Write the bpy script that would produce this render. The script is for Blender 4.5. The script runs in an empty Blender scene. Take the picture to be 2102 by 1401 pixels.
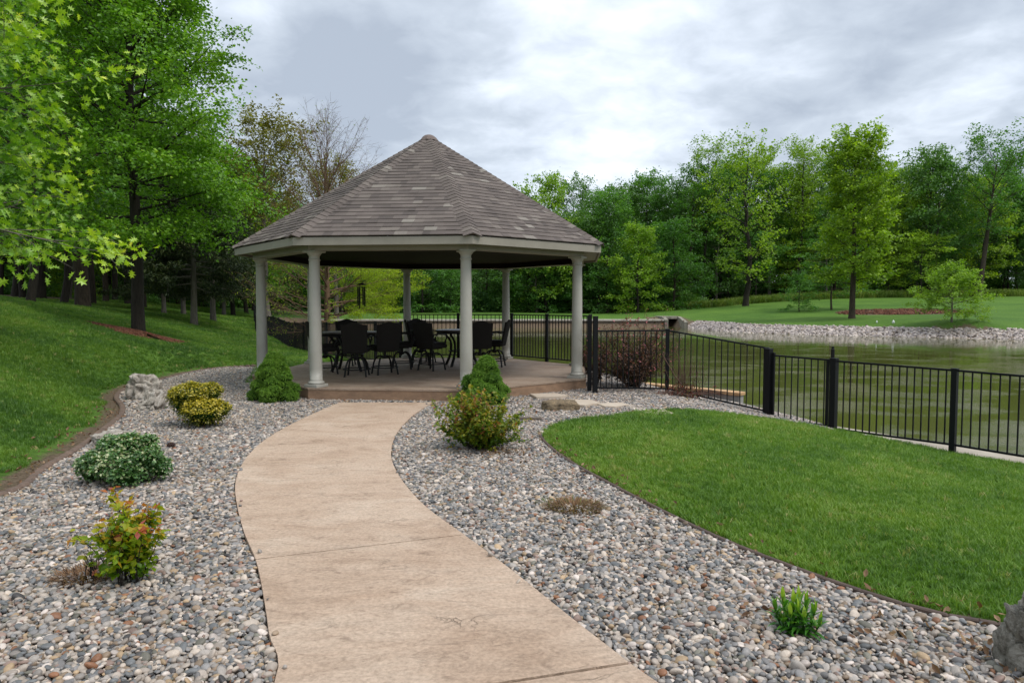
import bpy, bmesh, math, random
import numpy as np
from mathutils import Vector, Matrix
R = math.radians
S = bpy.context.scene
COL = S.collection
# ------------------------------------------------------------------ camera
CAMH = 1.68; F = 1401.0; TILT = math.atan(76.5/1401.0)
cam_d = bpy.data.cameras.new('camera'); cam = bpy.data.objects.new('camera', cam_d); COL.objects.link(cam)
cam_d.sensor_width = 36; cam_d.lens = 24.0*1401/1401.33; cam_d.clip_start = .05; cam_d.clip_end = 6000
cam.location = (0, 0, CAMH); cam.rotation_euler = (math.pi/2 - TILT, 0, 0)
S.camera = cam
# ------------------------------------------------------------------ light, sky, exposure
SUN_EL, SUN_AZ = 56.0, 118.0      # azimuth clockwise from +Y (view direction)
def dir_az(el, az): return Vector((math.cos(R(el))*math.sin(R(az)), math.cos(R(el))*math.cos(R(az)), math.sin(R(el))))
sd = bpy.data.lights.new('sun', 'SUN'); sun = bpy.data.objects.new('sun', sd); COL.objects.link(sun)
sd.energy = 1.7; sd.angle = R(24); sd.color = (1.0, .96, .9)
sun.rotation_euler = dir_az(SUN_EL, SUN_AZ).to_track_quat('Z', 'Y').to_euler()
S.view_settings.view_transform = 'Standard'; S.view_settings.look = 'None'
S.view_settings.exposure = 0.55; S.view_settings.gamma = 1.0; S.view_settings.use_curve_mapping = False
def NT(tree):
    n = tree.nodes; l = tree.links
    def new(t, **k):
        x = n.new(t)
        for a, b in k.items(): setattr(x, a, b)
        return x
    return n, l, new
def px_dir(u, v):
    x = (u-1050.5)/F; w = (700.5-v)/F
    d = Vector((x, math.cos(TILT)+w*math.sin(TILT), -math.sin(TILT)+w*math.cos(TILT)))
    return d.normalized()
def make_world():
    w = bpy.data.worlds.new('World'); S.world = w; w.use_nodes = True
    n, l, new = NT(w.node_tree); n.clear()
    out = new('ShaderNodeOutputWorld'); bg = new('ShaderNodeBackground'); l.new(bg.outputs[0], out.inputs[0])
    tc = new('ShaderNodeTexCoord'); d = tc.outputs['Generated']
    sep = new('ShaderNodeSeparateXYZ'); l.new(d, sep.inputs[0])
    def M(op, a, b=None, c=None):
        m = new('ShaderNodeMath', operation=op)
        for i, q in enumerate((a, b, c)):
            if q is None: continue
            if isinstance(q, (int, float)): m.inputs[i].default_value = q
            else: l.new(q, m.inputs[i])
        return m.outputs[0]
    z = M('ADD', M('MAXIMUM', sep.outputs[2], 0.0), 0.22)
    cmb = new('ShaderNodeCombineXYZ'); l.new(M('DIVIDE', sep.outputs[0], z), cmb.inputs[0]); l.new(M('DIVIDE', sep.outputs[1], z), cmb.inputs[1])
    def noise(scale, detail, rough, dist=0, off=0):
        mp = new('ShaderNodeMapping'); mp.inputs['Location'].default_value = (off, off*.7, 0); l.new(cmb.outputs[0], mp.inputs[0])
        q = new('ShaderNodeTexNoise'); q.inputs['Scale'].default_value = scale; q.inputs['Detail'].default_value = detail
        q.inputs['Roughness'].default_value = rough; q.inputs['Distortion'].default_value = dist
        l.new(mp.outputs[0], q.inputs['Vector']); return q.outputs[0]
    n1 = noise(.85, 8, .52, .35, 3.1); n2 = noise(2.6, 7, .5, .3, 11.7)
    n3 = noise(7.5, 6, .55, .4, 5.2); val = M('ADD', M('ADD', M('MULTIPLY', n1, .74), M('MULTIPLY', n2, .50)), M('MULTIPLY_ADD', n3, .26, -.25))
    def blob(u, v, amp, sharp):
        v3 = new('ShaderNodeVectorMath', operation='DOT_PRODUCT'); l.new(d, v3.inputs[0]); v3.inputs[1].default_value = px_dir(u, v)
        return M('MULTIPLY', M('POWER', M('MAXIMUM', v3.outputs['Value'], 0.0), sharp), amp)
    for b in ((1180, 90, .115, 40), (1330, 330, .085, 90), (1000, 330, .05, 60), (640, 170, -.10, 45), (1620, 170, -.07, 60), (1980, 150, -.08, 60), (470, 10, .05, 110), (1580, 20, .07, 160)):
        val = M('ADD', val, blob(*b))
    cr = new('ShaderNodeValToRGB'); l.new(val, cr.inputs[0]); e = cr.color_ramp
    e.elements[0].position = .33; e.elements[0].color = (.235, .268, .318, 1)
    e.elements[1].position = .74; e.elements[1].color = (.62, .645, .67, 1)
    m1 = e.elements.new(.46); m1.color = (.315, .352, .402, 1)
    m2 = e.elements.new(.58); m2.color = (.435, .475, .532, 1)
    sky = new('ShaderNodeTexSky', sky_type='NISHITA'); sky.sun_disc = False; sky.sun_elevation = R(SUN_EL); sky.sun_rotation = R(SUN_AZ)
    sk = new('ShaderNodeMixRGB', blend_type='MULTIPLY'); sk.inputs[0].default_value = 1; l.new(sky.outputs[0], sk.inputs[1]); sk.inputs[2].default_value = (.08, .08, .08, 1)
    mx = new('ShaderNodeMixRGB'); mx.inputs[0].default_value = .94; l.new(sk.outputs[0], mx.inputs[1]); l.new(cr.outputs[0], mx.inputs[2])
    zr = new('ShaderNodeMapRange'); zr.inputs[1].default_value = .42; zr.inputs[2].default_value = 1.0; zr.inputs[3].default_value = 1.46; zr.inputs[4].default_value = 2.6; l.new(sep.outputs[2], zr.inputs[0])   # an overcast sky is brightest overhead
    zm = new('ShaderNodeVectorMath', operation='SCALE'); l.new(mx.outputs[0], zm.inputs[0]); l.new(zr.outputs[0], zm.inputs['Scale'])
    l.new(zm.outputs[0], bg.inputs[0]); bg.inputs[1].default_value = 1.0
make_world()
# ------------------------------------------------------------------ helpers
def PX(u, v, y):                       # photo pixel at depth y -> world point
    d = px_dir(u, v); k = y/d.y
    return (d.x*k, y, CAMH + d.z*k)
def GZ(u, v, z=0.0):                   # photo pixel on the level z -> world x, y
    d = px_dir(u, v); k = (z-CAMH)/d.z
    return (d.x*k, d.y*k)
def tag(o, label=None, cat=None, group=None, kind=None):
    for a, b in (('label', label), ('category', cat), ('group', group), ('kind', kind)):
        if b: o[a] = b
    return o
def empty(name, loc, rz=0, **k):
    o = bpy.data.objects.new(name, None); COL.objects.link(o); o.location = loc; o.rotation_euler = (0, 0, rz)
    o.empty_display_size = .2
    return tag(o, **k)
def link(name, me, mat=None, parent=None, loc=(0, 0, 0), **k):
    o = bpy.data.objects.new(name, me); COL.objects.link(o); o.location = loc
    if mat and not me.materials: me.materials.append(mat)
    if parent: o.parent = parent
    return tag(o, **k)
def np_mesh(name, V, Fc, smooth=False, attrs=None):
    """V (n,3); Fc: array (m,k) or list of arrays"""
    me = bpy.data.meshes.new(name); V = np.asarray(V, np.float32)
    if not isinstance(Fc, list): Fc = [Fc]
    Fc = [np.asarray(f, np.int32) for f in Fc if len(f)]
    me.vertices.add(len(V)); me.vertices.foreach_set('co', V.ravel())
    nl = sum(f.size for f in Fc); nf = sum(len(f) for f in Fc)
    me.loops.add(nl); me.polygons.add(nf)
    me.loops.foreach_set('vertex_index', np.concatenate([f.ravel() for f in Fc]))
    tot = np.concatenate([np.full(len(f), f.shape[1], np.int32) for f in Fc])
    st = np.concatenate([[0], np.cumsum(tot)[:-1]]).astype(np.int32)
    me.polygons.foreach_set('loop_start', st)
    me.polygons.foreach_set('use_smooth', np.full(nf, smooth))
    me.update(calc_edges=True)
    for a, (ty, arr) in (attrs or {}).items():
        at = me.attributes.new(a, ty, 'POINT')
        at.data.foreach_set('vector' if ty == 'FLOAT_VECTOR' else 'value', np.asarray(arr).ravel())
    return me
class MB:
    """collects shapes, built as one mesh"""
    def __init__(s): s.V = []; s.Fs = []; s.sm = []
    def add(s, V, Fc, smooth=False):
        b = len(s.V); s.V += [tuple(v) for v in V]; s.Fs += [tuple(i+b for i in f) for f in Fc]; s.sm += [smooth]*len(Fc)
    def box(s, c, d, rz=0, M=None, bev=0):
        x, y, z = d[0]/2, d[1]/2, d[2]/2
        if bev:
            b = bev; V = []
            prof = [(-z, b), (-z+b, 0), (z-b, 0), (z, b)]
            for (zz, ins) in prof:
                X, Y = x-ins, y-ins; q = b*.6
                V += [(X-q, -Y, zz), (X, -Y+q, zz), (X, Y-q, zz), (X-q, Y, zz), (-X+q, Y, zz), (-X, Y-q, zz), (-X, -Y+q, zz), (-X+q, -Y, zz)]
            Fc = [tuple(range(7, -1, -1)), tuple(range(24, 32))]
            for k in range(3):
                for i in range(8): Fc.append((k*8+i, k*8+(i+1) % 8, k*8+8+(i+1) % 8, k*8+8+i))
        else:
            V = [(a*x, b_*y, c_*z) for c_ in (-1, 1) for a, b_ in ((-1, -1), (1, -1), (1, 1), (-1, 1))]
            Fc = [(3, 2, 1, 0), (4, 5, 6, 7), (0, 1, 5, 4), (1, 2, 6, 5), (2, 3, 7, 6), (3, 0, 4, 7)]
        m = Matrix.Translation(c) @ (M if M else Matrix.Rotation(rz, 4, 'Z'))
        s.add([m @ Vector(v) for v in V], Fc)
    def bar(s, a, b, w, h, bev=0):     # rectangular bar from a to b (w sideways, h up)
        a = Vector(a); b = Vector(b); d = b-a; L = d.length; q = d.to_track_quat('X', 'Z').to_matrix().to_4x4()
        s.box((a+b)/2, (L, w, h), M=q, bev=bev)
    def tube(s, pts, r, n=8, cap=True):
        pts = [Vector(p) for p in pts]; rs = r if isinstance(r, (list, tuple)) else [r]*len(pts)
        V = []; up = Vector((0, 0, 1)); pn = None
        for i, p in enumerate(pts):
            d = (pts[min(i+1, len(pts)-1)]-pts[max(i-1, 0)]).normalized()
            if pn is None: pn = d.cross(up if abs(d.z) < .9 else Vector((1, 0, 0))).normalized()
            pn = (pn-d*pn.dot(d)).normalized(); bn = d.cross(pn)
            for k in range(n):
                a = 2*math.pi*k/n; V.append(p+(pn*math.cos(a)+bn*math.sin(a))*rs[i])
        Fc = [(i*n+k, i*n+(k+1) % n, (i+1)*n+(k+1) % n, (i+1)*n+k) for i in range(len(pts)-1) for k in range(n)]
        s.add(V, Fc, True)
        if cap: s.add(V[:n], [tuple(range(n-1, -1, -1))]); s.add(V[-n:], [tuple(range(n))])
    def lathe(s, prof, c=(0, 0, 0), n=32, smooth=True):
        V = [(c[0]+r*math.cos(2*math.pi*k/n), c[1]+r*math.sin(2*math.pi*k/n), c[2]+z) for r, z in prof for k in range(n)]
        Fc = [(i*n+k, i*n+(k+1) % n, (i+1)*n+(k+1) % n, (i+1)*n+k) for i in range(len(prof)-1) for k in range(n)]
        s.add(V, Fc, smooth)
    def prism(s, poly, z0, z1):        # poly ccw list of xy
        n = len(poly); V = [(x, y, z0) for x, y in poly]+[(x, y, z1) for x, y in poly]
        s.add(V, [tuple(range(n-1, -1, -1)), tuple(range(n, 2*n))]+[(i, (i+1) % n, n+(i+1) % n, n+i) for i in range(n)])
    def build(s, name, mat=None, parent=None, loc=(0, 0, 0), **k):
        me = bpy.data.meshes.new(name); me.from_pydata(s.V, [], s.Fs); me.polygons.foreach_set('use_smooth', s.sm); me.update()
        return link(name, me, mat, parent, loc, **k)
def smooth_line(P, n=6):               # Catmull-Rom through points
    P = [np.array(p, float) for p in P]; P = [2*P[0]-P[1]]+P+[2*P[-1]-P[-2]]; out = []
    for i in range(1, len(P)-2):
        for k in range(n):
            t = k/n; a, b, c, d = P[i-1:i+3]
            out.append(.5*((2*b)+(-a+c)*t+(2*a-5*b+4*c-d)*t*t+(-a+3*b-3*c+d)*t**3))
    out.append(P[-2]); return [tuple(p) for p in out]
def in_poly(poly, x, y):
    x = np.asarray(x, float); y = np.asarray(y, float); ins = np.zeros(x.shape, bool); n = len(poly)
    for i in range(n):
        x0, y0 = poly[i]; x1, y1 = poly[(i+1) % n]
        if y0 == y1: continue
        c = ((y0 > y) != (y1 > y)) & (x < (x1-x0)*(y-y0)/(y1-y0)+x0); ins ^= c
    return ins
def line_dist(pts, x, y, closed=False):
    x = np.asarray(x, float); y = np.asarray(y, float); d = np.full(x.shape, 1e9); n = len(pts)
    for i in range(n if closed else n-1):
        x0, y0 = pts[i]; x1, y1 = pts[(i+1) % n]; dx, dy = x1-x0, y1-y0; L = dx*dx+dy*dy+1e-12
        t = np.clip(((x-x0)*dx+(y-y0)*dy)/L, 0, 1); d = np.minimum(d, np.hypot(x-x0-t*dx, y-y0-t*dy))
    return d
# ------------------------------------------------------------------ materials
def mat(name, col, rough=.6, spec=.5, metal=0, var=None, vscale=4, vdetail=6, bump=0, bscale=30, bdetail=6, stretch=None, hue2=None, coat=0):
    m = bpy.data.materials.new(name); m.use_nodes = True; n, l, new = NT(m.node_tree)
    b = n['Principled BSDF']; b.inputs['Base Color'].default_value = (*col, 1); b.inputs['Roughness'].default_value = rough
    b.inputs['Specular IOR Level'].default_value = spec; b.inputs['Metallic'].default_value = metal; b.inputs['Coat Weight'].default_value = coat
    tc = new('ShaderNodeTexCoord'); src = tc.outputs['Object']
    if stretch:
        mp = new('ShaderNodeMapping'); mp.inputs['Scale'].default_value = stretch; l.new(src, mp.inputs[0]); src = mp.outputs[0]
    if var:
        q = new('ShaderNodeTexNoise'); q.inputs['Scale'].default_value = vscale; q.inputs['Detail'].default_value = vdetail; q.inputs['Roughness'].default_value = .65; l.new(src, q.inputs['Vector'])
        c = new('ShaderNodeValToRGB'); l.new(q.outputs[0], c.inputs[0])
        c.color_ramp.elements[0].position = .32; c.color_ramp.elements[1].position = .68
        c.color_ramp.elements[0].color = (*var, 1); c.color_ramp.elements[1].color = (*col, 1)
        if hue2: e = c.color_ramp.elements.new(.5); e.color = (*hue2, 1)
        l.new(c.outputs[0], b.inputs['Base Color'])
    if bump:
        q = new('ShaderNodeTexNoise'); q.inputs['Scale'].default_value = bscale; q.inputs['Detail'].default_value = bdetail; l.new(src, q.inputs['Vector'])
        bp = new('ShaderNodeBump'); bp.inputs['Strength'].default_value = 1; bp.inputs['Distance'].default_value = bump
        l.new(q.outputs[0], bp.inputs['Height']); l.new(bp.outputs[0], b.inputs['Normal'])
    return m
def leaf_mat(name, stops, rough=.5, trans=.35, attr='tint', inst=False, spec=.35, gain=1.0):
    stops = [(p, tuple(min(.8, q*gain*w) for q, w in zip(c_, (1.16, 1.0, .9)))) for p, c_ in stops]
    m = bpy.data.materials.new(name); m.use_nodes = True; n, l, new = NT(m.node_tree); n.clear()
    out = new('ShaderNodeOutputMaterial'); at = new('ShaderNodeAttribute', attribute_name=attr)
    if inst: at.attribute_type = 'INSTANCER'
    cr = new('ShaderNodeValToRGB'); l.new(at.outputs['Fac'], cr.inputs[0]); e = cr.color_ramp
    e.elements[0].position = stops[0][0]; e.elements[0].color = (*stops[0][1], 1)
    e.elements[1].position = stops[-1][0]; e.elements[1].color = (*stops[-1][1], 1)
    for p, c in stops[1:-1]: x = e.elements.new(p); x.color = (*c, 1)
    b = new('ShaderNodeBsdfPrincipled'); l.new(cr.outputs[0], b.inputs['Base Color']); b.inputs['Roughness'].default_value = rough; b.inputs['Specular IOR Level'].default_value = spec
    if trans:
        g = new('ShaderNodeMixRGB', blend_type='MULTIPLY'); g.inputs[0].default_value = 1; g.inputs[2].default_value = (1.35, 1.5, .45, 1); l.new(cr.outputs[0], g.inputs[1])
        t = new('ShaderNodeBsdfTranslucent'); l.new(g.outputs[0], t.inputs[0])
        mx = new('ShaderNodeMixShader'); mx.inputs[0].default_value = trans; l.new(b.outputs[0], mx.inputs[1]); l.new(t.outputs[0], mx.inputs[2]); l.new(mx.outputs[0], out.inputs[0])
    else: l.new(b.outputs[0], out.inputs[0])
    return m
MAT = {}
MAT['bark'] = mat('bark', (.075, .058, .042), .9, .2, var=(.03, .023, .018), vscale=3, bump=.03, bscale=6, stretch=(4, 4, .7))
MAT['bark_grey'] = mat('bark_grey', (.17, .15, .125), .9, .2, var=(.08, .07, .055), vscale=3, bump=.02, bscale=8, stretch=(4, 4, .7))
MAT['bark_dark'] = mat('bark_dark', (.04, .033, .026), .9, .2, var=(.02, .017, .013), vscale=3, bump=.03, bscale=6, stretch=(4, 4, .7))
MAT['bark_red'] = mat('bark_red', (.20, .125, .08), .9, .2, var=(.12, .075, .05), vscale=3, bump=.02, bscale=10, stretch=(4, 4, .5))
MAT['black'] = mat('black_metal', (.005, .005, .006), .5, .22)
MAT['trim'] = mat('trim_paint', (.29, .262, .212), .5, .4, var=(.245, .22, .175), vscale=3, bump=.0006, bscale=40)
MAT['column'] = mat('column_paint', (.37, .355, .31), .45, .4, var=(.32, .305, .255), vscale=2.5)
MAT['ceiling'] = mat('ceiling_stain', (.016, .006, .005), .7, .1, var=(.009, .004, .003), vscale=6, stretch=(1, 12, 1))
MAT['wicker'] = mat('wicker', (.014, .012, .010), .75, .2, bump=.003, bscale=140, bdetail=1)
MAT['table_top'] = mat('table_top_tile', (.10, .085, .07), .35, .5, var=(.05, .04, .035), vscale=14)
MAT['frame_metal'] = mat('frame_metal', (.007, .006, .005), .5, .3)
# ------------------------------------------------------------------ layout of the site
GC = (-1.85, 15.42); GR = 3.58; GROT = -0.0968
def octp(r, k): a = R(-112.5+45*k)+GROT; return (GC[0]+r*math.cos(a), GC[1]+r*math.sin(a))
SLAB = [octp(3.78, k) for k in range(8)]
left_edge = [(-5.4, -3), (-5.3, 2), (-5.1, 4.4), GZ(0, 1015), GZ(85, 962), GZ(165, 915), GZ(212, 880), GZ(246, 852), GZ(250, 832), GZ(238, 812), GZ(262, 795), GZ(320, 780), GZ(380, 765), GZ(440, 755), GZ(525, 749)]
left_edge = smooth_line(left_edge, 5)
right_edge = [(4.9, -3), (3.8, 1), (2.9, 3.1), GZ(2085, 1287), GZ(1880, 1246), GZ(1600, 1152), GZ(1400, 1067), GZ(1180, 952), GZ(1125, 912), GZ(1108, 893)]
right_edge = smooth_line(right_edge, 5)
lawn_top = smooth_line([GZ(1108, 893), GZ(1128, 872), GZ(1180, 858), GZ(1250, 851), (2.70, 11.05), (3.62, 11.38), (4.75, 11.42), (5.28, 11.0)], 5)
FD = Vector((.57, -.822)); FN = Vector((.822, .57))
def FL(s, o=0): return (5.38+FD.x*s+FN.x*o, 11.4+FD.y*s+FN.y*o)
curb_near = [FL(0, .0), FL(12, 0), FL(18, 0)]; SH = .52
shore = [FL(18, SH), FL(8, SH), FL(0, SH), (5.55, 12.45), (5.3, 13.2), (5.15, 14.85), (3.5, 16.9), (2.4, 18.2), (1.3, 19.3), (-1.2, 20.2), (-3.6, 20.9),
         (-5.2, 23.8), (-8.3, 30.5), (-11.3, 37.5), (-14.6, 43), (-18.5, 52), (-22.5, 62), (-23, 69), (-21, 71.5), (-19, 69.3),
         (15.6, 69.3), (15.6, 74), (17.0, 74), (17.3, 70.2)]
far_shore = [GZ(u, v, -.7) for u, v in ((1416, 673), (1455, 677), (1500, 681), (1600, 685), (1750, 689), (1900, 692.5), (2102, 697))]
def _off(L, d):                         # the line moved d metres inland
    A = np.array(L); t = np.gradient(A, axis=0); t /= np.linalg.norm(t, axis=1)[:, None]; return [tuple(p) for p in A+np.stack([-t[:, 1], t[:, 0]], -1)*d]
riprap_top = _off(far_shore, 2.0)
_e = (GZ(2500, 707, -.7), (GZ(2500, 707, -.7)[0]+.7, GZ(2500, 707, -.7)[1]+1.9))
POND = shore+far_shore+[_e[0], (46, 18), (42, -6), (24, -14)]
RA = [(17.3, 70.2)]+far_shore+[_e[0]]; RB = [(19.2, 70.6)]+riprap_top+[_e[1]]; RIP = RA+RB[::-1]
bed_flat = left_edge+[octp(3.9, 7), octp(3.9, 6), octp(3.9, 5), octp(3.9, 4), octp(3.9, 3), octp(3.9, 2), (1.9, 12.6), (1.6, 10.5)]+right_edge[::-1]
ctrl = []
def C(x, y, z): ctrl.append((x, y, z))
for u, v, y in ((0, 732, 12), (0, 622, 18), (0, 611, 30), (0, 608, 46), (120, 700, 15), (130, 624, 40), (170, 637, 35), (285, 687, 21), (398, 667, 32), (437, 657, 38), (500, 642, 70), (380, 627, 70), (250, 620, 60),
                (520, 690, 40), (590, 713, 32), (628, 722, 28), (700, 641, 92), (900, 641, 92), (1100, 641, 92), (1300, 641, 95), (1280, 652, 75), (1000, 652, 75), (700, 652, 75),
                (1380, 636, 90), (1530, 627, 86), (1750, 653, 60), (1953, 656, 50), (1840, 640, 68), (1700, 611, 98), (1900, 609, 98), (2100, 607, 98), (1550, 620, 98), (1440, 632, 94),
                (1460, 650, 72), (1600, 645, 70), (2100, 640, 62)):
    C(*PX(u, v, y))
for p in riprap_top: C(p[0], p[1], -.12)
for p in ((4.6, 12.2, -.33), (5.38, 11.4, -.42), (6.42, 9.9, -.49), (6.9, 9.2, -.51), (12, 1.7, -.6), (14, -2, -.6), (3.0, 13.1, -.03), (3.46, 16.2, -.35), (5.0, 14.5, -.5), (2.2, 17.2, -.12), (0, 19.3, -.1), (-3, 19.9, -.06), (-4.6, 20, -.02),
          (7, 4, -.25), (3, 7.5, -.06), (4.5, 8.6, -.27), (-19, 60, .1), (-17.5, 45, .0), (-26, 66, .5), (-20, 74, .15), (15, 72, .15), (-5, 71, .1), (5, 71, .1), (-9, 5, .5), (-14, 5, 1.2), (-8, -4, .4), (5, -4, 0),
          (-30, 10, 2.4), (-45, 30, 2.6), (-60, 70, 2.4), (-50, 110, 1.6), (0, 120, .8), (30, 120, 2.2), (70, 120, 3.0), (90, 60, 2.5), (60, 50, 1.5), (50, 10, .4), (40, -30, .3), (0, -40, .3), (-40, -30, 1.5), (-120, 60, 3), (-80, 180, 2), (0, 200, 1.5), (100, 200, 3), (140, 60, 3)):
    C(*p)
for x, y in ((-6.5, 16.5), (-6.3, 18.5), (-3.5, 19)): C(x, y, -.02)
ctrl = np.array(ctrl)
def _U(r2): return .5*r2*np.log(r2+1e-9)
_n = len(ctrl); _d = ((ctrl[:, None, :2]-ctrl[None, :, :2])**2).sum(-1)
_A = np.zeros((_n+3, _n+3)); _A[:_n, :_n] = _U(_d)+np.eye(_n)*2.0; _A[:_n, _n] = 1; _A[:_n, _n+1:] = ctrl[:, :2]; _A[_n, :_n] = 1; _A[_n+1:, :_n] = ctrl[:, :2].T
_w = np.linalg.solve(_A, np.concatenate([ctrl[:, 2], [0, 0, 0]]))
BED = -.035
def sstep(a, b, x): t = np.clip((x-a)/(b-a), 0, 1); return t*t*(3-2*t)
def gz(x, y, carve=True):
    x = np.atleast_1d(np.asarray(x, float)); y = np.atleast_1d(np.asarray(y, float)); shp = x.shape; x = x.ravel(); y = y.ravel()
    cx = np.clip(x, -130, 150); cy = np.clip(y, -45, 210); z = np.zeros(len(x))
    for i in range(0, len(x), 20000):
        a, b = cx[i:i+20000], cy[i:i+20000]
        z[i:i+20000] = _U((a[:, None]-ctrl[None, :, 0])**2+(b[:, None]-ctrl[None, :, 1])**2) @ _w[:_n]+_w[_n]+_w[_n+1]*a+_w[_n+2]*b
    near = (np.abs(x) < 20) & (y > -12) & (y < 30)
    if near.any():
        xs, ys = x[near], y[near]; d = line_dist(bed_flat, xs, ys, True); d = np.where(in_poly(bed_flat, xs, ys), 0, d)
        k = sstep(0, 1.6, d); z[near] = z[near]*k+BED*(1-k)
    if carve:
        m = (np.abs(x) < 60) & (y > -20) & (y < 80); ins = np.zeros(len(x), bool); ins[m] = in_poly(POND, x[m], y[m])
        if ins.any():
            d = line_dist(POND, x[ins], y[ins], True); z[ins] = np.minimum(z[ins], -.8-np.minimum(d*.4, 1.0))
        m = (x > 14) & (x < 60) & (y > 28) & (y < 72); ins = np.zeros(len(x), bool); ins[m] = in_poly(RIP, x[m], y[m])
        if ins.any():
            dA = line_dist(RA, x[ins], y[ins]); dB = line_dist(RB, x[ins], y[ins]); z[ins] = -.95+.80*dA/(dA+dB+1e-6)
    return z.reshape(shp)
def g1(x, y, carve=False): return float(gz(x, y, carve)[0])
def sheet(name, poly, step, lift, m, kind='structure'):
    P = np.array(poly); x0, y0 = P.min(0); x1, y1 = P.max(0)
    nx, ny = int((x1-x0)/step)+2, int((y1-y0)/step)+2
    X, Y = np.meshgrid(x0+np.arange(nx)*step, y0+np.arange(ny)*step)
    Z = gz(X, Y, False)+lift; idx = np.arange(nx*ny).reshape(ny, nx)
    q = np.stack([idx[:-1, :-1], idx[:-1, 1:], idx[1:, 1:], idx[1:, :-1]], -1).reshape(-1, 4)
    cx = (X[:-1, :-1]+step/2).ravel(); cy = (Y[:-1, :-1]+step/2).ravel(); q = q[in_poly(poly, cx, cy)]
    V = np.stack([X.ravel(), Y.ravel(), Z.ravel()], -1); used = np.unique(q); mp = np.zeros(len(V), int); mp[used] = np.arange(len(used))
    return link(name, np_mesh(name, V[used], mp[q], True), m, kind=kind)
# ------------------------------------------------------------------ ground
def ground_mat():
    m = bpy.data.materials.new('lawn_ground'); m.use_nodes = True; n, l, new = NT(m.node_tree); b = n['Principled BSDF']
    tc = new('ShaderNodeTexCoord'); b.inputs['Roughness'].default_value = .85; b.inputs['Specular IOR Level'].default_value = .15
    def noise(s, d=5, r=.6):
        q = new('ShaderNodeTexNoise'); q.inputs['Scale'].default_value = s; q.inputs['Detail'].default_value = d; q.inputs['Roughness'].default_value = r; l.new(tc.outputs['Object'], q.inputs['Vector']); return q.outputs[0]
    def ramp(src, a, ca, bb, cb):
        c = new('ShaderNodeValToRGB'); l.new(src, c.inputs[0]); e = c.color_ramp.elements; e[0].position = a; e[0].color = (*ca, 1); e[1].position = bb; e[1].color = (*cb, 1); return c.outputs[0]
    c1 = ramp(noise(.12, 9, .7), .36, (.062, .138, .020), .68, (.122, .222, .032))
    c2 = ramp(noise(9, 6, .75), .3, (.38, .4, .3), .75, (1.25, 1.25, 1.25))
    mm = new('ShaderNodeMixRGB', blend_type='MULTIPLY'); mm.inputs[0].default_value = .85; l.new(c1, mm.inputs[1]); l.new(c2, mm.inputs[2])
    at = new('ShaderNodeAttribute', attribute_name='soil'); mx = new('ShaderNodeMixRGB'); l.new(mm.outputs[0], mx.inputs[1]); 
    soil = ramp(noise(30, 5, .7), .3, (.055, .035, .022), .7, (.2, .15, .10)); l.new(soil, mx.inputs[2])
    nm = new('ShaderNodeMath', operation='MULTIPLY_ADD'); l.new(noise(3, 5, .7), nm.inputs[0]); nm.inputs[1].default_value = 1.2; nm.inputs[2].default_value = -.6
    ad = new('ShaderNodeMath', operation='ADD', use_clamp=True); l.new(at.outputs['Fac'], ad.inputs[0]); l.new(nm.outputs[0], ad.inputs[1])
    st = new('ShaderNodeMapRange'); st.inputs[1].default_value = .35; st.inputs[2].default_value = .6; l.new(ad.outputs[0], st.inputs[0]); l.new(st.outputs[0], mx.inputs[0])
    l.new(mx.outputs[0], b.inputs['Base Color'])
    bp = new('ShaderNodeBump'); bp.inputs['Distance'].default_value = .05; bp.inputs['Strength'].default_value = .8; l.new(noise(14, 6, .8), bp.inputs['Height']); l.new(bp.outputs[0], b.inputs['Normal'])
    return m
MULCH = [(PX(285, 690, 20.6)[0]+.1, 20.4, 1.08), (PX(1840, 642, 68)[0], 67, 4.6)]
FOREST_L = [(-60, 5), (-30, 22), (-25, 40), (-30, 60), (-36, 85), (-10, 93), (22, 96), (36, 97), (48, 98), (75, 96), (95, 70), (150, 60), (150, 210), (-150, 210), (-150, 5)]
def build_ground():
    def axis(n, lim, s): t = np.linspace(-1, 1, n); return np.sinh(t*s)/np.sinh(s)*lim
    xs = axis(520, 2500, 7.3)-1.0; ys = axis(560, 2500, 7.0)+10
    X, Y = np.meshgrid(xs, ys); Z = gz(X, Y); ny, nx = X.shape; idx = np.arange(nx*ny).reshape(ny, nx)
    q = np.stack([idx[:-1, :-1], idx[:-1, 1:], idx[1:, 1:], idx[1:, :-1]], -1).reshape(-1, 4)
    soil = np.zeros(X.shape)
    de = line_dist(left_edge, X, Y); soil = np.maximum(soil, .75*(1-sstep(.12, .45, de)))
    de = line_dist(right_edge, X, Y); soil = np.maximum(soil, .8*(1-sstep(.05, .22, de)))
    soil[in_poly(FOREST_L, X, Y)] = .9
    for mx_, my_, mr in MULCH: soil = np.maximum(soil, 1.0*(1-sstep(mr*.8, mr*1.1, np.hypot((X-mx_)*(.75 if mr > 3 else 1), (Y-my_)*(.75 if mr > 3 else 1)))))
    dp = line_dist(POND, X, Y, True); far = (Y > 19) & (X < 19.5); soil = np.maximum(soil, np.where(far, .62*(1-sstep(.8, 2.2, dp)), 0))
    soil[in_poly(POND, X, Y) | in_poly(RIP, X, Y)] = 1
    V = np.stack([X.ravel(), Y.ravel(), Z.ravel()], -1)
    link('ground', np_mesh('ground', V, q, True, {'soil': ('FLOAT', soil.ravel().astype(np.float32))}), ground_mat(), kind='structure')
build_ground()
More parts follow.
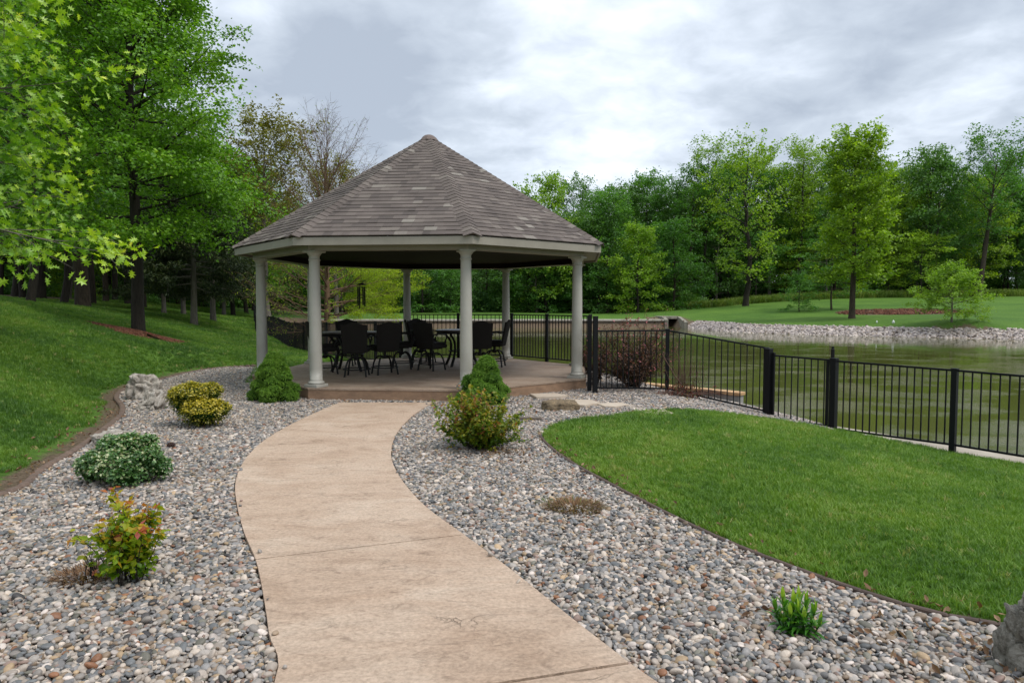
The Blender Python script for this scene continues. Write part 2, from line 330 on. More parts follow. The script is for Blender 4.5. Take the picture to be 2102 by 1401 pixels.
# water
def water():
    m = bpy.data.materials.new('pond_water'); m.use_nodes = True; n, l, new = NT(m.node_tree); b = n['Principled BSDF']
    b.inputs['Base Color'].default_value = (.080, .084, .022, 1); b.inputs['Roughness'].default_value = .04; b.inputs['IOR'].default_value = 1.33; b.inputs['Specular IOR Level'].default_value = .5
    tc = new('ShaderNodeTexCoord'); mp = new('ShaderNodeMapping'); mp.inputs['Scale'].default_value = (1, 1.6, 1); mp.inputs['Rotation'].default_value = (0, 0, .35); l.new(tc.outputs['Object'], mp.inputs[0])
    w = new('ShaderNodeTexNoise'); w.inputs['Scale'].default_value = 14; w.inputs['Detail'].default_value = 3; w.inputs['Roughness'].default_value = .55; l.new(mp.outputs[0], w.inputs['Vector'])
    w2 = new('ShaderNodeTexNoise'); w2.inputs['Scale'].default_value = .5; w2.inputs['Detail'].default_value = 2; l.new(mp.outputs[0], w2.inputs['Vector'])
    ra = new('ShaderNodeMapRange'); ra.inputs[1].default_value = .42; ra.inputs[2].default_value = .66; ra.inputs[3].default_value = .12; l.new(w2.outputs[0], ra.inputs[0])
    # ripples are stronger on the near, wind-ruffled water and die out toward the sheltered far bank
    sp = new('ShaderNodeSeparateXYZ'); l.new(tc.outputs['Object'], sp.inputs[0])
    rb = new('ShaderNodeMapRange'); rb.inputs[1].default_value = 14; rb.inputs[2].default_value = 34; rb.inputs[3].default_value = 1.0; rb.inputs[4].default_value = .14; l.new(sp.outputs[1], rb.inputs[0])
    mu = new('ShaderNodeMath', operation='MULTIPLY'); l.new(ra.outputs[0], mu.inputs[0]); l.new(rb.outputs[0], mu.inputs[1])
    h = new('ShaderNodeMath', operation='MULTIPLY'); l.new(w.outputs[0], h.inputs[0]); l.new(mu.outputs[0], h.inputs[1])
    bp = new('ShaderNodeBump'); bp.inputs['Distance'].default_value = .012; bp.inputs['Strength'].default_value = 1; l.new(h.outputs[0], bp.inputs['Height']); l.new(bp.outputs[0], b.inputs['Normal'])
    # kept inside the pond basin: the polygon grown by a little under the banks
    cx, cy = 8, 40; P = [(x+(x-cx)*.012, y+(y-cy)*.012) for x, y in POND]
    bm = bmesh.new(); vs = [bm.verts.new((x, y, -.7)) for x, y in P]; f = bm.faces.new(vs); f.normal_update()
    if f.normal.z < 0: f.normal_flip()
    bmesh.ops.triangulate(bm, faces=bm.faces[:]); me = bpy.data.meshes.new('water'); bm.to_mesh(me); bm.free()
    link('water', me, m, kind='structure')
water()
# gravel bed base
MAT['bed'] = mat('bed_base', (.05, .042, .034), .9, .2, var=(.025, .021, .018), vscale=30)
gravel_poly = left_edge+[SLAB[7], SLAB[0], SLAB[1], SLAB[2], SLAB[3], (1.9, 18.0), (2.4, 18.2), (3.3, 16.75), (4.95, 14.75), (5.15, 13.2), (5.4, 12.5), FL(0, .1), FL(.1, -.1)]+lawn_top[::-1]+right_edge[::-1]
sheet('gravel_bed', gravel_poly, .12, .006, MAT['bed'])
# ------------------------------------------------------------------ path
pathL = smooth_line([(-.75, -3), (-.92, .6), (-1.0, 1.8), GZ(563, 1401), GZ(552, 1300), GZ(540, 1220), GZ(525, 1150), GZ(500, 1090), GZ(485, 1030), GZ(483, 990), GZ(498, 950), GZ(530, 913), GZ(580, 880), GZ(640, 850), GZ(696, 826)], 5)
pathR = smooth_line([(4.4, -3), (2.2, .6), (1.35, 1.8), GZ(1350, 1401), GZ(1250, 1328), GZ(1150, 1250), GZ(1050, 1170), GZ(960, 1103), GZ(880, 1045), GZ(840, 1005), GZ(815, 970), GZ(803, 940), GZ(805, 910), GZ(820, 880), GZ(850, 850), GZ(887, 826)], 5)
pathpoly = pathL+pathR[::-1]
def stamped(name, c1, c2, c3):
    m = bpy.data.materials.new(name); m.use_nodes = True; n, l, new = NT(m.node_tree); b = n['Principled BSDF']; b.inputs['Specular IOR Level'].default_value = .35
    tc = new('ShaderNodeTexCoord')
    def noise(s, d, r, dist=0, sc=(1, 1, 1)):
        mp = new('ShaderNodeMapping'); mp.inputs['Scale'].default_value = sc; l.new(tc.outputs['Object'], mp.inputs[0])
        q = new('ShaderNodeTexNoise'); q.inputs['Scale'].default_value = s; q.inputs['Detail'].default_value = d; q.inputs['Roughness'].default_value = r; q.inputs['Distortion'].default_value = dist; l.new(mp.outputs[0], q.inputs['Vector']); return q.outputs[0]
    c = new('ShaderNodeValToRGB'); l.new(noise(1.1, 9, .62, .8, (1, 1.6, 1)), c.inputs[0]); e = c.color_ramp
    e.elements[0].position = .3; e.elements[0].color = (*c1, 1); e.elements[1].position = .72; e.elements[1].color = (*c3, 1); x = e.elements.new(.5); x.color = (*c2, 1)
    d = new('ShaderNodeValToRGB'); l.new(noise(5.5, 10, .75, 1.2, (1, 1.8, 1)), d.inputs[0]); d.color_ramp.elements[0].position = .32; d.color_ramp.elements[0].color = (.56, .53, .51, 1); d.color_ramp.elements[1].position = .47; d.color_ramp.elements[1].color = (1, 1, 1, 1)
    m1 = new('ShaderNodeMixRGB', blend_type='MULTIPLY'); m1.inputs[0].default_value = .8; l.new(c.outputs[0], m1.inputs[1]); l.new(d.outputs[0], m1.inputs[2])
    g = new('ShaderNodeValToRGB'); l.new(noise(42, 5, .7), g.inputs[0]); g.color_ramp.elements[0].position = .3; g.color_ramp.elements[0].color = (.62, .6, .58, 1); g.color_ramp.elements[1].position = .62; g.color_ramp.elements[1].color = (1.12, 1.12, 1.12, 1)
    m2 = new('ShaderNodeMixRGB', blend_type='MULTIPLY'); m2.inputs[0].default_value = .7; l.new(m1.outputs[0], m2.inputs[1]); l.new(g.outputs[0], m2.inputs[2])
    # thin irregular creases of the stamped slate texture: the zero lines of a warped noise
    def crease(s, wdt, dist, sc):
        a = new('ShaderNodeMath', operation='SUBTRACT'); l.new(noise(s, 5, .55, dist, sc), a.inputs[0]); a.inputs[1].default_value = .5
        k = new('ShaderNodeMath', operation='ABSOLUTE'); l.new(a.outputs[0], k.inputs[0])
        r = new('ShaderNodeMapRange'); r.inputs[2].default_value = wdt; l.new(k.outputs[0], r.inputs[0]); return r.outputs[0]
    k1 = crease(1.7, .012, 1.2, (1, 2.2, 1)); gate = new('ShaderNodeMapRange'); gate.inputs[1].default_value = .56; gate.inputs[2].default_value = .68; l.new(noise(1.9, 3, .5, 0), gate.inputs[0])
    inv = new('ShaderNodeMath', operation='SUBTRACT'); inv.inputs[0].default_value = 1; l.new(gate.outputs[0], inv.inputs[1])
    kk = new('ShaderNodeMath', operation='MAXIMUM'); l.new(k1, kk.inputs[0]); l.new(inv.outputs[0], kk.inputs[1])
    cc = new('ShaderNodeMapRange'); cc.inputs[3].default_value = .80; l.new(kk.outputs[0], cc.inputs[0])
    m3 = new('ShaderNodeMixRGB', blend_type='MULTIPLY'); m3.inputs[0].default_value = 1; l.new(m2.outputs[0], m3.inputs[1]); l.new(cc.outputs[0], m3.inputs[2])
    l.new(m3.outputs[0], b.inputs['Base Color'])
    rr = new('ShaderNodeMapRange'); rr.inputs[3].default_value = .5; rr.inputs[4].default_value = .8; l.new(noise(5, 5, .6), rr.inputs[0]); l.new(rr.outputs[0], b.inputs['Roughness'])
    hs = new('ShaderNodeMath', operation='MULTIPLY_ADD'); l.new(kk.outputs[0], hs.inputs[0]); hs.inputs[1].default_value = .35
    hb = new('ShaderNodeMath', operation='MULTIPLY_ADD'); l.new(noise(26, 7, .75, .5, (1, 1.7, 1)), hb.inputs[0]); hb.inputs[1].default_value = .4; l.new(noise(3.5, 8, .7, 1.5, (1, 2, 1)), hb.inputs[2]); l.new(hb.outputs[0], hs.inputs[2])
    bp = new('ShaderNodeBump'); bp.inputs['Distance'].default_value = .026; bp.inputs['Strength'].default_value = 1; l.new(hs.outputs[0], bp.inputs['Height']); l.new(bp.outputs[0], b.inputs['Normal'])
    return m
MAT['path'] = stamped('stamped_path', (.41, .285, .197), (.495, .362, .262), (.57, .443, .335))
MAT['slab'] = stamped('stamped_slab', (.25, .17, .12), (.34, .25, .18), (.41, .32, .25)); MAT['slab'].node_tree.nodes['Map Range'].inputs[3].default_value = MAT['slab'].node_tree.nodes['Map Range'].inputs[3].default_value
MAT['slab_side'] = mat('slab_side', (.31, .195, .12), .8, .3, var=(.2, .125, .08), vscale=5, bump=.004, bscale=60, stretch=(1, 1, 2))
def build_path():
    def cut(a, b, poly):               # part of poly on the left of a->b
        out = []; ax, ay = a; dx, dy = b[0]-a[0], b[1]-a[1]; s = lambda p: dx*(p[1]-ay)-dy*(p[0]-ax)
        for i in range(len(poly)):
            p, q = poly[i], poly[(i+1) % len(poly)]; sp, sq = s(p), s(q)
            if sp >= 0: out.append(p)
            if (sp >= 0) != (sq >= 0): t = sp/(sp-sq); out.append((p[0]+(q[0]-p[0])*t, p[1]+(q[1]-p[1])*t))
        return out
    j1 = (GZ(510, 1150), GZ(980, 1094)); j2 = (GZ(1020, 1404), GZ(1305, 1359)); gap = .007
    sh = lambda j, d: ((j[0][0], j[0][1]+d), (j[1][0], j[1][1]+d)); rev = lambda j: (j[1], j[0])
    bm = bmesh.new()
    def slab(poly):
        vs = [bm.verts.new((x, y, .004)) for x, y in poly]; f = bm.faces.new(vs); f.normal_update()
        if f.normal.z < 0: f.normal_flip()
        r = bmesh.ops.extrude_face_region(bm, geom=[f]); nv = [g for g in r['geom'] if isinstance(g, bmesh.types.BMVert)]
        for v in vs: v.co.z = -.12
    slab(cut(*sh(j1, gap), pathpoly)); slab(cut(*rev(sh(j1, -gap)), cut(*sh(j2, gap*1.6), pathpoly))); slab(cut(*rev(sh(j2, -gap*1.6)), pathpoly))
    tops = [f for f in bm.faces if all(abs(v.co.z-.004) < 1e-5 for v in f.verts)]
    bmesh.ops.triangulate(bm, faces=bm.faces[:])
    me = bpy.data.meshes.new('path'); bm.to_mesh(me); bm.free(); o = link('path', me, MAT['path'], kind='structure')
build_path()
# ------------------------------------------------------------------ scattering stuff with instances made inside one object
def unlinked(name, me, m):
    o = bpy.data.objects.new(name, me); me.materials.append(m); return o
def scatter(name, pts, rot, scl, tint, vi, variants, **k):
    n_ = len(pts); me = bpy.data.meshes.new(name); me.vertices.add(n_); me.vertices.foreach_set('co', np.asarray(pts, np.float32).ravel())
    for a, ty, arr in (('rot', 'FLOAT_VECTOR', rot), ('scl', 'FLOAT_VECTOR', scl), ('tint', 'FLOAT', tint), ('vi', 'INT', vi)):
        at = me.attributes.new(a, ty, 'POINT'); at.data.foreach_set('vector' if ty == 'FLOAT_VECTOR' else 'value', np.asarray(arr, np.int32 if ty == 'INT' else np.float32).ravel())
    o = link(name, me, None, kind='stuff', **k)
    g = bpy.data.node_groups.new(name+'_scatter', 'GeometryNodeTree'); g.interface.new_socket('Geometry', in_out='INPUT', socket_type='NodeSocketGeometry'); g.interface.new_socket('Geometry', in_out='OUTPUT', socket_type='NodeSocketGeometry')
    n, l, new = NT(g); gi = new('NodeGroupInput'); go = new('NodeGroupOutput'); j = new('GeometryNodeJoinGeometry')
    for v in variants[::-1]:
        oi = new('GeometryNodeObjectInfo'); oi.inputs['Object'].default_value = v
        oi.inputs['As Instance'].default_value = True; l.new(oi.outputs['Geometry'], j.inputs[0])
    ip = new('GeometryNodeInstanceOnPoints'); ip.inputs['Pick Instance'].default_value = True; l.new(gi.outputs[0], ip.inputs['Points']); l.new(j.outputs[0], ip.inputs['Instance'])
    def na(a, ty): q = new('GeometryNodeInputNamedAttribute', data_type=ty); q.inputs['Name'].default_value = a; return q.outputs['Attribute']
    er = new('FunctionNodeEulerToRotation'); l.new(na('rot', 'FLOAT_VECTOR'), er.inputs[0]); l.new(er.outputs[0], ip.inputs['Rotation'])
    l.new(na('scl', 'FLOAT_VECTOR'), ip.inputs['Scale']); l.new(na('vi', 'INT'), ip.inputs['Instance Index']); l.new(ip.outputs[0], go.inputs[0])
    md = o.modifiers.new('scatter', 'NODES'); md.node_group = g
    return o
def pebble_variants(m, n=8, subd=3, seed=1, rough=.22):
    out = []
    for k in range(n):
        bm = bmesh.new(); bmesh.ops.create_icosphere(bm, subdivisions=subd, radius=1); rs = np.random.RandomState(seed*100+k)
        D = rs.normal(size=(7, 3)); D /= np.linalg.norm(D, axis=1)[:, None]; A = rs.uniform(-rough, rough, 7)
        for v in bm.verts:
            c = np.array(v.co); s = 1+sum(a*max(0, c @ d)**2 for a, d in zip(A, D)); v.co *= s
        for f in bm.faces: f.smooth = True
        me = bpy.data.meshes.new('pebble'); bm.to_mesh(me); bm.free(); out.append(unlinked('pebble', me, m))
    return out
def stone_mat(name, stops, rough=.55, mottle=.5):
    m = leaf_mat(name, stops, rough, 0, inst=True); n, l, new = NT(m.node_tree); m.node_tree.nodes['Color Ramp'].color_ramp.interpolation = 'CONSTANT'
    cr = n['Color Ramp']; b = n['Principled BSDF']; tc = new('ShaderNodeTexCoord'); q = new('ShaderNodeTexNoise'); q.inputs['Scale'].default_value = 2.2; q.inputs['Detail'].default_value = 6; q.inputs['Roughness'].default_value = .7; l.new(tc.outputs['Object'], q.inputs['Vector'])
    at = new('ShaderNodeAttribute', attribute_name='tint', attribute_type='INSTANCER'); wn = new('ShaderNodeTexWhiteNoise', noise_dimensions='1D'); l.new(at.outputs['Fac'], wn.inputs['W'])
    r = new('ShaderNodeMapRange'); r.inputs[3].default_value = 1-mottle*.5; r.inputs[4].default_value = 1+mottle*.5; r.inputs[1].default_value = .25; r.inputs[2].default_value = .75; l.new(q.outputs[0], r.inputs[0])
    r2 = new('ShaderNodeMapRange'); r2.inputs[3].default_value = .6; r2.inputs[4].default_value = 1.16; l.new(wn.outputs['Value'], r2.inputs[0])
    mu = new('ShaderNodeMath', operation='MULTIPLY'); l.new(r.outputs[0], mu.inputs[0]); l.new(r2.outputs[0], mu.inputs[1])
    mx = new('ShaderNodeMixRGB', blend_type='MULTIPLY'); mx.inputs[0].default_value = 1; l.new(cr.outputs[0], mx.inputs[1]); l.new(mu.outputs[0], mx.inputs[2]); l.new(mx.outputs[0], b.inputs['Base Color'])
    return m
STONES = [(0, (.27, .275, .265)), (.19, (.18, .195, .205)), (.34, (.40, .385, .345)), (.46, (.115, .135, .148)), (.58, (.30, .29, .265)), (.69, (.45, .445, .43)), (.74, (.21, .175, .13)), (.80, (.215, .17, .15)), (.84, (.05, .052, .055)), (.89, (.135, .145, .125)), (.95, (.19, .10, .055)), (.97, (.32, .26, .17))]
def build_gravel():
    rs = np.random.RandomState(5); s = .0250; allp = []
    P = np.array(gravel_poly)
    for layer, (ds, dz) in enumerate(((1.0, 0.0), (1.25, .012))):
        st = s*ds; X, Y = np.meshgrid(np.arange(-9.5, 5.9, st), np.arange(.7, 18.4, st*.92)); X = X+(np.arange(X.shape[0]) % 2)[:, None]*st/2
        X = X.ravel()+rs.uniform(-.5, .5, X.size)*st; Y = Y.ravel()+rs.uniform(-.5, .5, Y.size)*st
        k = (np.abs(X) < Y*.84+1.9) & in_poly(gravel_poly, X, Y) & ~(in_poly(pathpoly, X, Y) | (line_dist(pathpoly, X, Y, True) < .012)) & ~in_poly(SLAB, X, Y)
        X, Y = X[k], Y[k]; Z = gz(X, Y, False)+.004+dz+rs.uniform(0, .012, len(X)); allp.append(np.stack([X, Y, Z], -1))
    EP = np.array(pathL+pathR); i = rs.randint(0, len(EP), 34); q = EP[i]+rs.normal(0, .03, (34, 2)); q = q[in_poly(pathpoly, q[:, 0], q[:, 1]) & (q[:, 1] > 2)]; allp.append(np.column_stack([q, np.full(len(q), .012)]))   # a few strays on the path
    pts = np.concatenate(allp); n_ = len(pts); base = rs.gamma(9, 1/9., n_)*.0147; base = np.clip(base, .0075, .031)
    scl = np.stack([base*rs.uniform(.95, 1.45, n_), base*rs.uniform(.75, 1.05, n_), base*rs.uniform(.5, .8, n_)], -1)
    rot = np.stack([rs.normal(0, .38, n_), rs.normal(0, .38, n_), rs.uniform(0, 6.28, n_)], -1)
    scatter('gravel', pts, rot, scl, rs.rand(n_), rs.randint(0, 8, n_), pebble_variants(stone_mat('river_pebble', STONES, .5)), label='rounded grey and tan river pebbles filling the beds on both sides of the path', cat='gravel')
    print('pebbles', n_)
build_gravel()
def build_riprap():
    rs = np.random.RandomState(8)
    def res(L, n=400):
        L = np.array(smooth_line(L, 4)); s = np.concatenate([[0], np.cumsum(np.hypot(*np.diff(L, axis=0).T))]); t = np.linspace(0, s[-1], n); return np.stack([np.interp(t, s, L[:, 0]), np.interp(t, s, L[:, 1])], -1)
    A3, B3 = res(RA), res(RB); N = 34000; k = rs.randint(0, 400, N); w = rs.uniform(-.04, 1.04, N)
    p = A3[k]+(B3[k]-A3[k])*w[:, None]+rs.normal(0, .05, (N, 2)); z = -.88+.74*w+rs.uniform(-.02, .06, N); base = np.clip(rs.gamma(6, 1/6., N)*.078, .04, .15)
    scl = np.stack([base*1.25, base, base*.8], -1); rot = rs.uniform(0, 6.28, (N, 3)); rot[:, :2] = rs.normal(0, .6, (N, 2))
    m = stone_mat('riprap_stone', [(0, (.36, .36, .365)), (.25, (.22, .22, .23)), (.45, (.48, .475, .465)), (.65, (.28, .26, .23)), (.8, (.08, .07, .06)), (.9, (.40, .40, .40))], .8)
    scatter('riprap', np.concatenate([p, z[:, None]], 1), rot, scl, rs.rand(N), rs.randint(0, 6, N), pebble_variants(m, 6, 1, 3, .45), label='pale broken stones lining the far bank of the pond', cat='stones')
build_riprap()
# grass
def tuft_variants(m, n=4, blades=16, seed=0):
    out = []
    for k in range(n):
        rs = np.random.RandomState(seed+k); V = []; Fc = []
        for i in range(blades):
            x, y = rs.normal(0, .33, 2); a = rs.uniform(0, 6.28); h = rs.uniform(.55, 1.15); w = rs.uniform(.028, .05); lean = rs.uniform(.1, .75); da = a+rs.normal(0, .6); b = len(V)
            for t, ww in ((0, 1), (.45, .85), (.8, .5), (1, .0)):
                cx = x+math.cos(da)*lean*t*t*h; cy = y+math.sin(da)*lean*t*t*h; z = h*t*(1-.18*lean*t)
                px, py = -math.sin(a)*w*ww, math.cos(a)*w*ww
                if ww: V += [(cx-px, cy-py, z), (cx+px, cy+py, z)]
                else: V += [(cx, cy, z)]
            Fc += [(b, b+1, b+3, b+2), (b+2, b+3, b+5, b+4), (b+4, b+5, b+6)]
        me = bpy.data.meshes.new('tuft'); me.from_pydata(V, [], Fc); me.update(); out.append(unlinked('tuft', me, m))
    return out
def cl_noise(x, y, s, seed):            # cheap smooth value noise
    rs = np.random.RandomState(seed); G = rs.rand(64, 64); u = x/s; v = y/s; i = np.floor(u).astype(int); j = np.floor(v).astype(int); fu = u-i; fv = v-j; fu = fu*fu*(3-2*fu); fv = fv*fv*(3-2*fv)
    g = lambda a, b: G[a % 64, b % 64]
    return (g(i, j)*(1-fu)+g(i+1, j)*fu)*(1-fv)+(g(i, j+1)*(1-fu)+g(i+1, j+1)*fu)*fv
lawn_right = right_edge[::-1][:1]+lawn_top+[FL(.1, -.03), FL(18, -.03)]+right_edge[:-1]
lawn_right = [p for p in lawn_top]+[FL(.1, -.03), FL(18, -.03)]+right_edge
lawn_left = [(-14, -3)]+left_edge+[octp(3.95, 7), octp(3.95, 6), octp(3.95, 5), (-4.3, 20.2), (-6.3, 24), (-9.6, 31.5), (-12.7, 38.4), (-16, 44.5), (-20, 54), (-24, 64), (-36, 86), (-36, 60), (-30, 40), (-40, 22), (-30, -3)]
def build_grass():
    rs = np.random.RandomState(12)
    m = leaf_mat('grass_blade', [(0, (.035, .105, .022)), (.3, (.068, .17, .026)), (.6, (.125, .265, .032)), (.85, (.20, .34, .06)), (1, (.38, .36, .18))], .5, .3, inst=True, gain=.93)
    tv = tuft_variants(m)
    def make(name, poly, bounds, dens, scale, edge, clear, label, sun_tint_off=0):
        x0, y0, x1, y1 = bounds; N = int((x1-x0)*(y1-y0)*dens(np.array([2.0]))[0]); X = rs.uniform(x0, x1, N); Y = rs.uniform(y0, y1, N); d = np.hypot(X, Y)
        k = (rs.rand(N) < dens(d)/dens(np.array([2.0]))[0]) & (np.abs(X) < Y*.82+2.6); X, Y = X[k], Y[k]
        k = in_poly(poly, X, Y); X, Y = X[k], Y[k]; d = np.hypot(X, Y); de = line_dist(edge, X, Y); thr = clear*(.5+cl_noise(X, Y, .5, 4)*1.1); k = (de > thr); X, Y, d, de = X[k], Y[k], d[k], de[k]
        for mx_, my_, mr in MULCH[:1]: k = np.hypot(X-mx_, Y-my_) > mr*(.8+.4*cl_noise(X, Y, .4, 9)); X, Y, d = X[k], Y[k], d[k]
        n_ = len(X); Z = gz(X, Y, False)-.004; s = scale(d)*rs.uniform(.75, 1.25, n_)*(.8+.4*cl_noise(X, Y, .6, 2)); scl = np.stack([s*1.15, s*1.15, s*rs.uniform(.8, 1.2, n_)], -1)
        rot = np.stack([rs.normal(0, .12, n_), rs.normal(0, .12, n_), rs.uniform(0, 6.28, n_)], -1)
        t = sun_tint_off+.12+.38*cl_noise(X, Y, .9, 3)+.22*(cl_noise(X, Y, 3.1, 8)-.5)+.18*cl_noise(X, Y, .23, 5)+rs.normal(0, .13, n_); t = np.clip(t, 0, .93); dry = rs.rand(n_) < .02; t[dry] = rs.uniform(.9, 1, dry.sum())
        scatter(name, np.stack([X, Y, Z], -1), rot, scl, t, rs.randint(0, 4, n_), tv, label=label, cat='grass'); print(name, n_)
    make('grass', lawn_right, (.2, .6, 12, 11.8), lambda d: 2100/(1+(d/6.5)**2), lambda d: .040+.0022*d, right_edge, .07, 'bright green mown turf on the curved lawn between path bed and pond fence', .19)  # higher tint offset paints this lawn lighter, standing in for sun from the right
    make('grass', lawn_left, (-37, 2.5, -4, 70), lambda d: 1700/(1+(d/8.5)**2.0), lambda d: .040+.0016*d, left_edge, .32, 'green mown turf on the slope rising left of the gazebo', .05)
build_grass()
# ------------------------------------------------------------------ gazebo
def build_gazebo():
    root = empty('gazebo', (GC[0], GC[1], 0), GROT, label='octagonal open gazebo with brown shingled roof and round cream columns', cat='gazebo')
    def oc(r, k): a = R(-112.5+45*k); return (r*math.cos(a), r*math.sin(a))
    SZ = .19
    mb = MB(); mb.prism([oc(3.78, k) for k in range(8)], -.25, SZ-.03); o1 = mb.build('slab_edge', MAT['slab_side'], root)
    mb = MB(); mb.prism([oc(3.79, k) for k in range(8)], SZ-.028, SZ); mb.build('floor', MAT['slab'], root)
    # columns
    H = 2.44
    for k in range(8):
        x, y = oc(GR, k); a = R(-112.5+45*k)
        sh = MB(); prof = [(.112, .11), (.116, .13), (.112, .15)]+[(.112-.020*(t**1.6), .15+2.12*t) for t in [i/12 for i in range(13)]]
        sh.lathe(prof, n=36); col = sh.build('column', MAT['column'], root, (x, y, SZ))
        bs = MB(); bs.box((0, 0, .028), (.30, .30, .055), rz=a, bev=.006); bs.lathe([(.0, .055), (.135, .055), (.146, .068), (.148, .082), (.143, .097), (.128, .106), (.120, .112), (.112, .125), (.10, .125)], n=36); bs.build('base', MAT['column'], col)
        cp = MB(); cp.lathe([(.09, 2.262), (.098, 2.262), (.104, 2.272), (.104, 2.284), (.097, 2.292), (.093, 2.30), (.093, 2.345), (.100, 2.352), (.108, 2.365), (.122, 2.385), (.133, 2.398), (.133, 2.405), (0, 2.405)], n=36)
        cp.box((0, 0, 2.4225), (.285, .285, .035), rz=a, bev=.004); cp.build('capital', MAT['column'], col)
    zb = SZ+H
    # beams between columns, soffit, fascia
    for k in range(8):
        a, b = oc(GR+.06, k), oc(GR+.06, k+1); mb = MB(); d = Vector((b[0]-a[0], b[1]-a[1], 0)); 
        r0, r1 = GR+.15, GR-.13; P = [oc(r1, k), oc(r0, k), oc(r0, k+1), oc(r1, k+1)]
        mb.prism(P, zb, zb+.15); bo = mb.build('beam', MAT['trim'], root)
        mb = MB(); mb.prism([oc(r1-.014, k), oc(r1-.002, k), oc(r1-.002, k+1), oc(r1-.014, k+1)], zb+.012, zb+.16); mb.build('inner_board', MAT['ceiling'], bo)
    EZ, ER, AZ = 2.845, 4.10, 5.40          # eave edge height, radius, apex
    ap = math.cos(R(22.5))
    for k in range(8):
        mb = MB(); P = [oc(GR+.152, k), oc(ER-.06, k), oc(ER-.06, k+1), oc(GR+.152, k+1)]; z0 = 2.735
        n = 9                                       # ribbed vinyl boards run across the overhang
        for i in range(n):
            r0 = GR+.152+(ER-.06-GR-.152)*i/n; r1 = GR+.152+(ER-.06-GR-.152)*(i+.86)/n; r2 = GR+.152+(ER-.06-GR-.152)*(i+1)/n
            mb.prism([oc(r0, k), oc(r1, k), oc(r1, k+1), oc(r0, k+1)], z0, z0+.02); mb.prism([oc(r1, k), oc(r2, k), oc(r2, k+1), oc(r1, k+1)], z0+.006, z0+.02)
        mb.build('soffit', MAT['trim'], root)
    for k in range(8):
        mb = MB(); mb.prism([oc(ER-.058, k), oc(ER-.02, k), oc(ER-.02, k+1), oc(ER-.058, k+1)], 2.69, 2.825); mb.build('fascia', MAT['trim'], root)
    # dark boarded ceiling seen from below
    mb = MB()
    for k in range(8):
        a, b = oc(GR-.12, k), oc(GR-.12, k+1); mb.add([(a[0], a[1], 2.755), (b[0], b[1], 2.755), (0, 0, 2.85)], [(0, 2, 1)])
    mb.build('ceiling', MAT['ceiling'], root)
    # roof: eight faces of overlapping shingle courses, each course its own step
    m = bpy.data.materials.new('shingle'); m.use_nodes = True; n, l, new = NT(m.node_tree); b = n['Principled BSDF']; b.inputs['Roughness'].default_value = .9; b.inputs['Specular IOR Level'].default_value = .2
    at = new('ShaderNodeAttribute', attribute_name='tint'); cr = new('ShaderNodeValToRGB'); l.new(at.outputs['Fac'], cr.inputs[0]); e = cr.color_ramp
    e.elements[0].position = 0; e.elements[0].color = (.095, .078, .069, 1); e.elements[1].position = 1; e.elements[1].color = (.235, .208, .178, 1)
    for p, c in ((.35, (.130, .106, .093)), (.65, (.150, .123, .107)), (.85, (.18, .152, .13))): x = e.elements.new(p); x.color = (*c, 1)
    tc = new('ShaderNodeTexCoord'); q = new('ShaderNodeTexNoise'); q.inputs['Scale'].default_value = 220; q.inputs['Detail'].default_value = 3; l.new(tc.outputs['Object'], q.inputs['Vector'])
    q2 = new('ShaderNodeTexNoise'); q2.inputs['Scale'].default_value = 1.6; q2.inputs['Detail'].default_value = 6; l.new(tc.outputs['Object'], q2.inputs['Vector'])
    r = new('ShaderNodeMapRange'); r.inputs[1].default_value = .3; r.inputs[2].default_value = .7; r.inputs[3].default_value = .7; r.inputs[4].default_value = 1.3; l.new(q.outputs[0], r.inputs[0])
    r2 = new('ShaderNodeMapRange'); r2.inputs[1].default_value = .3; r2.inputs[2].default_value = .7; r2.inputs[3].default_value = .74; r2.inputs[4].default_value = 1.0; l.new(q2.outputs[0], r2.inputs[0])
    mu = new('ShaderNodeMath', operation='MULTIPLY'); l.new(r.outputs[0], mu.inputs[0]); l.new(r2.outputs[0], mu.inputs[1])
    mx = new('ShaderNodeMixRGB', blend_type='MULTIPLY'); mx.inputs[0].default_value = 1; l.new(cr.outputs[0], mx.inputs[1]); l.new(mu.outputs[0], mx.inputs[2]); l.new(mx.outputs[0], b.inputs['Base Color'])
    rs = random.Random(4); slope = math.hypot(ER*ap, AZ-EZ); NC = 31
    for k in range(8):
        A = Vector((*oc(ER, k), EZ)); B = Vector((*oc(ER, k+1), EZ)); T = Vector((0, 0, AZ)); mid = (A+B)/2; up = (T-mid).normalized(); side = (B-A).normalized(); nor = side.cross(up).normalized(); W = (B-A).length
        V, Fc, tn = [], [], []
        for c in range(NC):
            s0 = slope*c/NC; s1 = slope*(c+1)/NC+.012; h0 = W/2*(1-s0/slope); h1 = max(W/2*(1-s1/slope), .0)
            off = rs.uniform(-.3, .3); x = -h0; 
            while x < h0-1e-6:
                w = rs.choice([.13, .17, .17, .22, .27]); x2 = min(x+w, h0); proud = rs.choice([.010, .012, .012, .015])
                xa, xb = max(-h1, min(h1, x)), max(-h1, min(h1, x2)); t = min(1, max(0, rs.gauss(.43, .24)))
                base = len(V); P = lambda xx, ss, nn: mid+side*xx+up*ss+nor*nn
                V += [P(x, s0, proud), P(x2, s0, proud), P(xb, s1, .001), P(xa, s1, .001), P(x, s0, -.004), P(x2, s0, -.004)]
                Fc += [(base, base+1, base+2, base+3), (base+4, base+5, base+1, base)]; tn += [t]*6; x = x2
        me = bpy.data.meshes.new('roof'); me.from_pydata([tuple(v) for v in V], [], Fc); a_ = me.attributes.new('tint', 'FLOAT', 'POINT'); a_.data.foreach_set('value', tn); me.update()
        if k == 0: fv, ff, ft = [], [], []
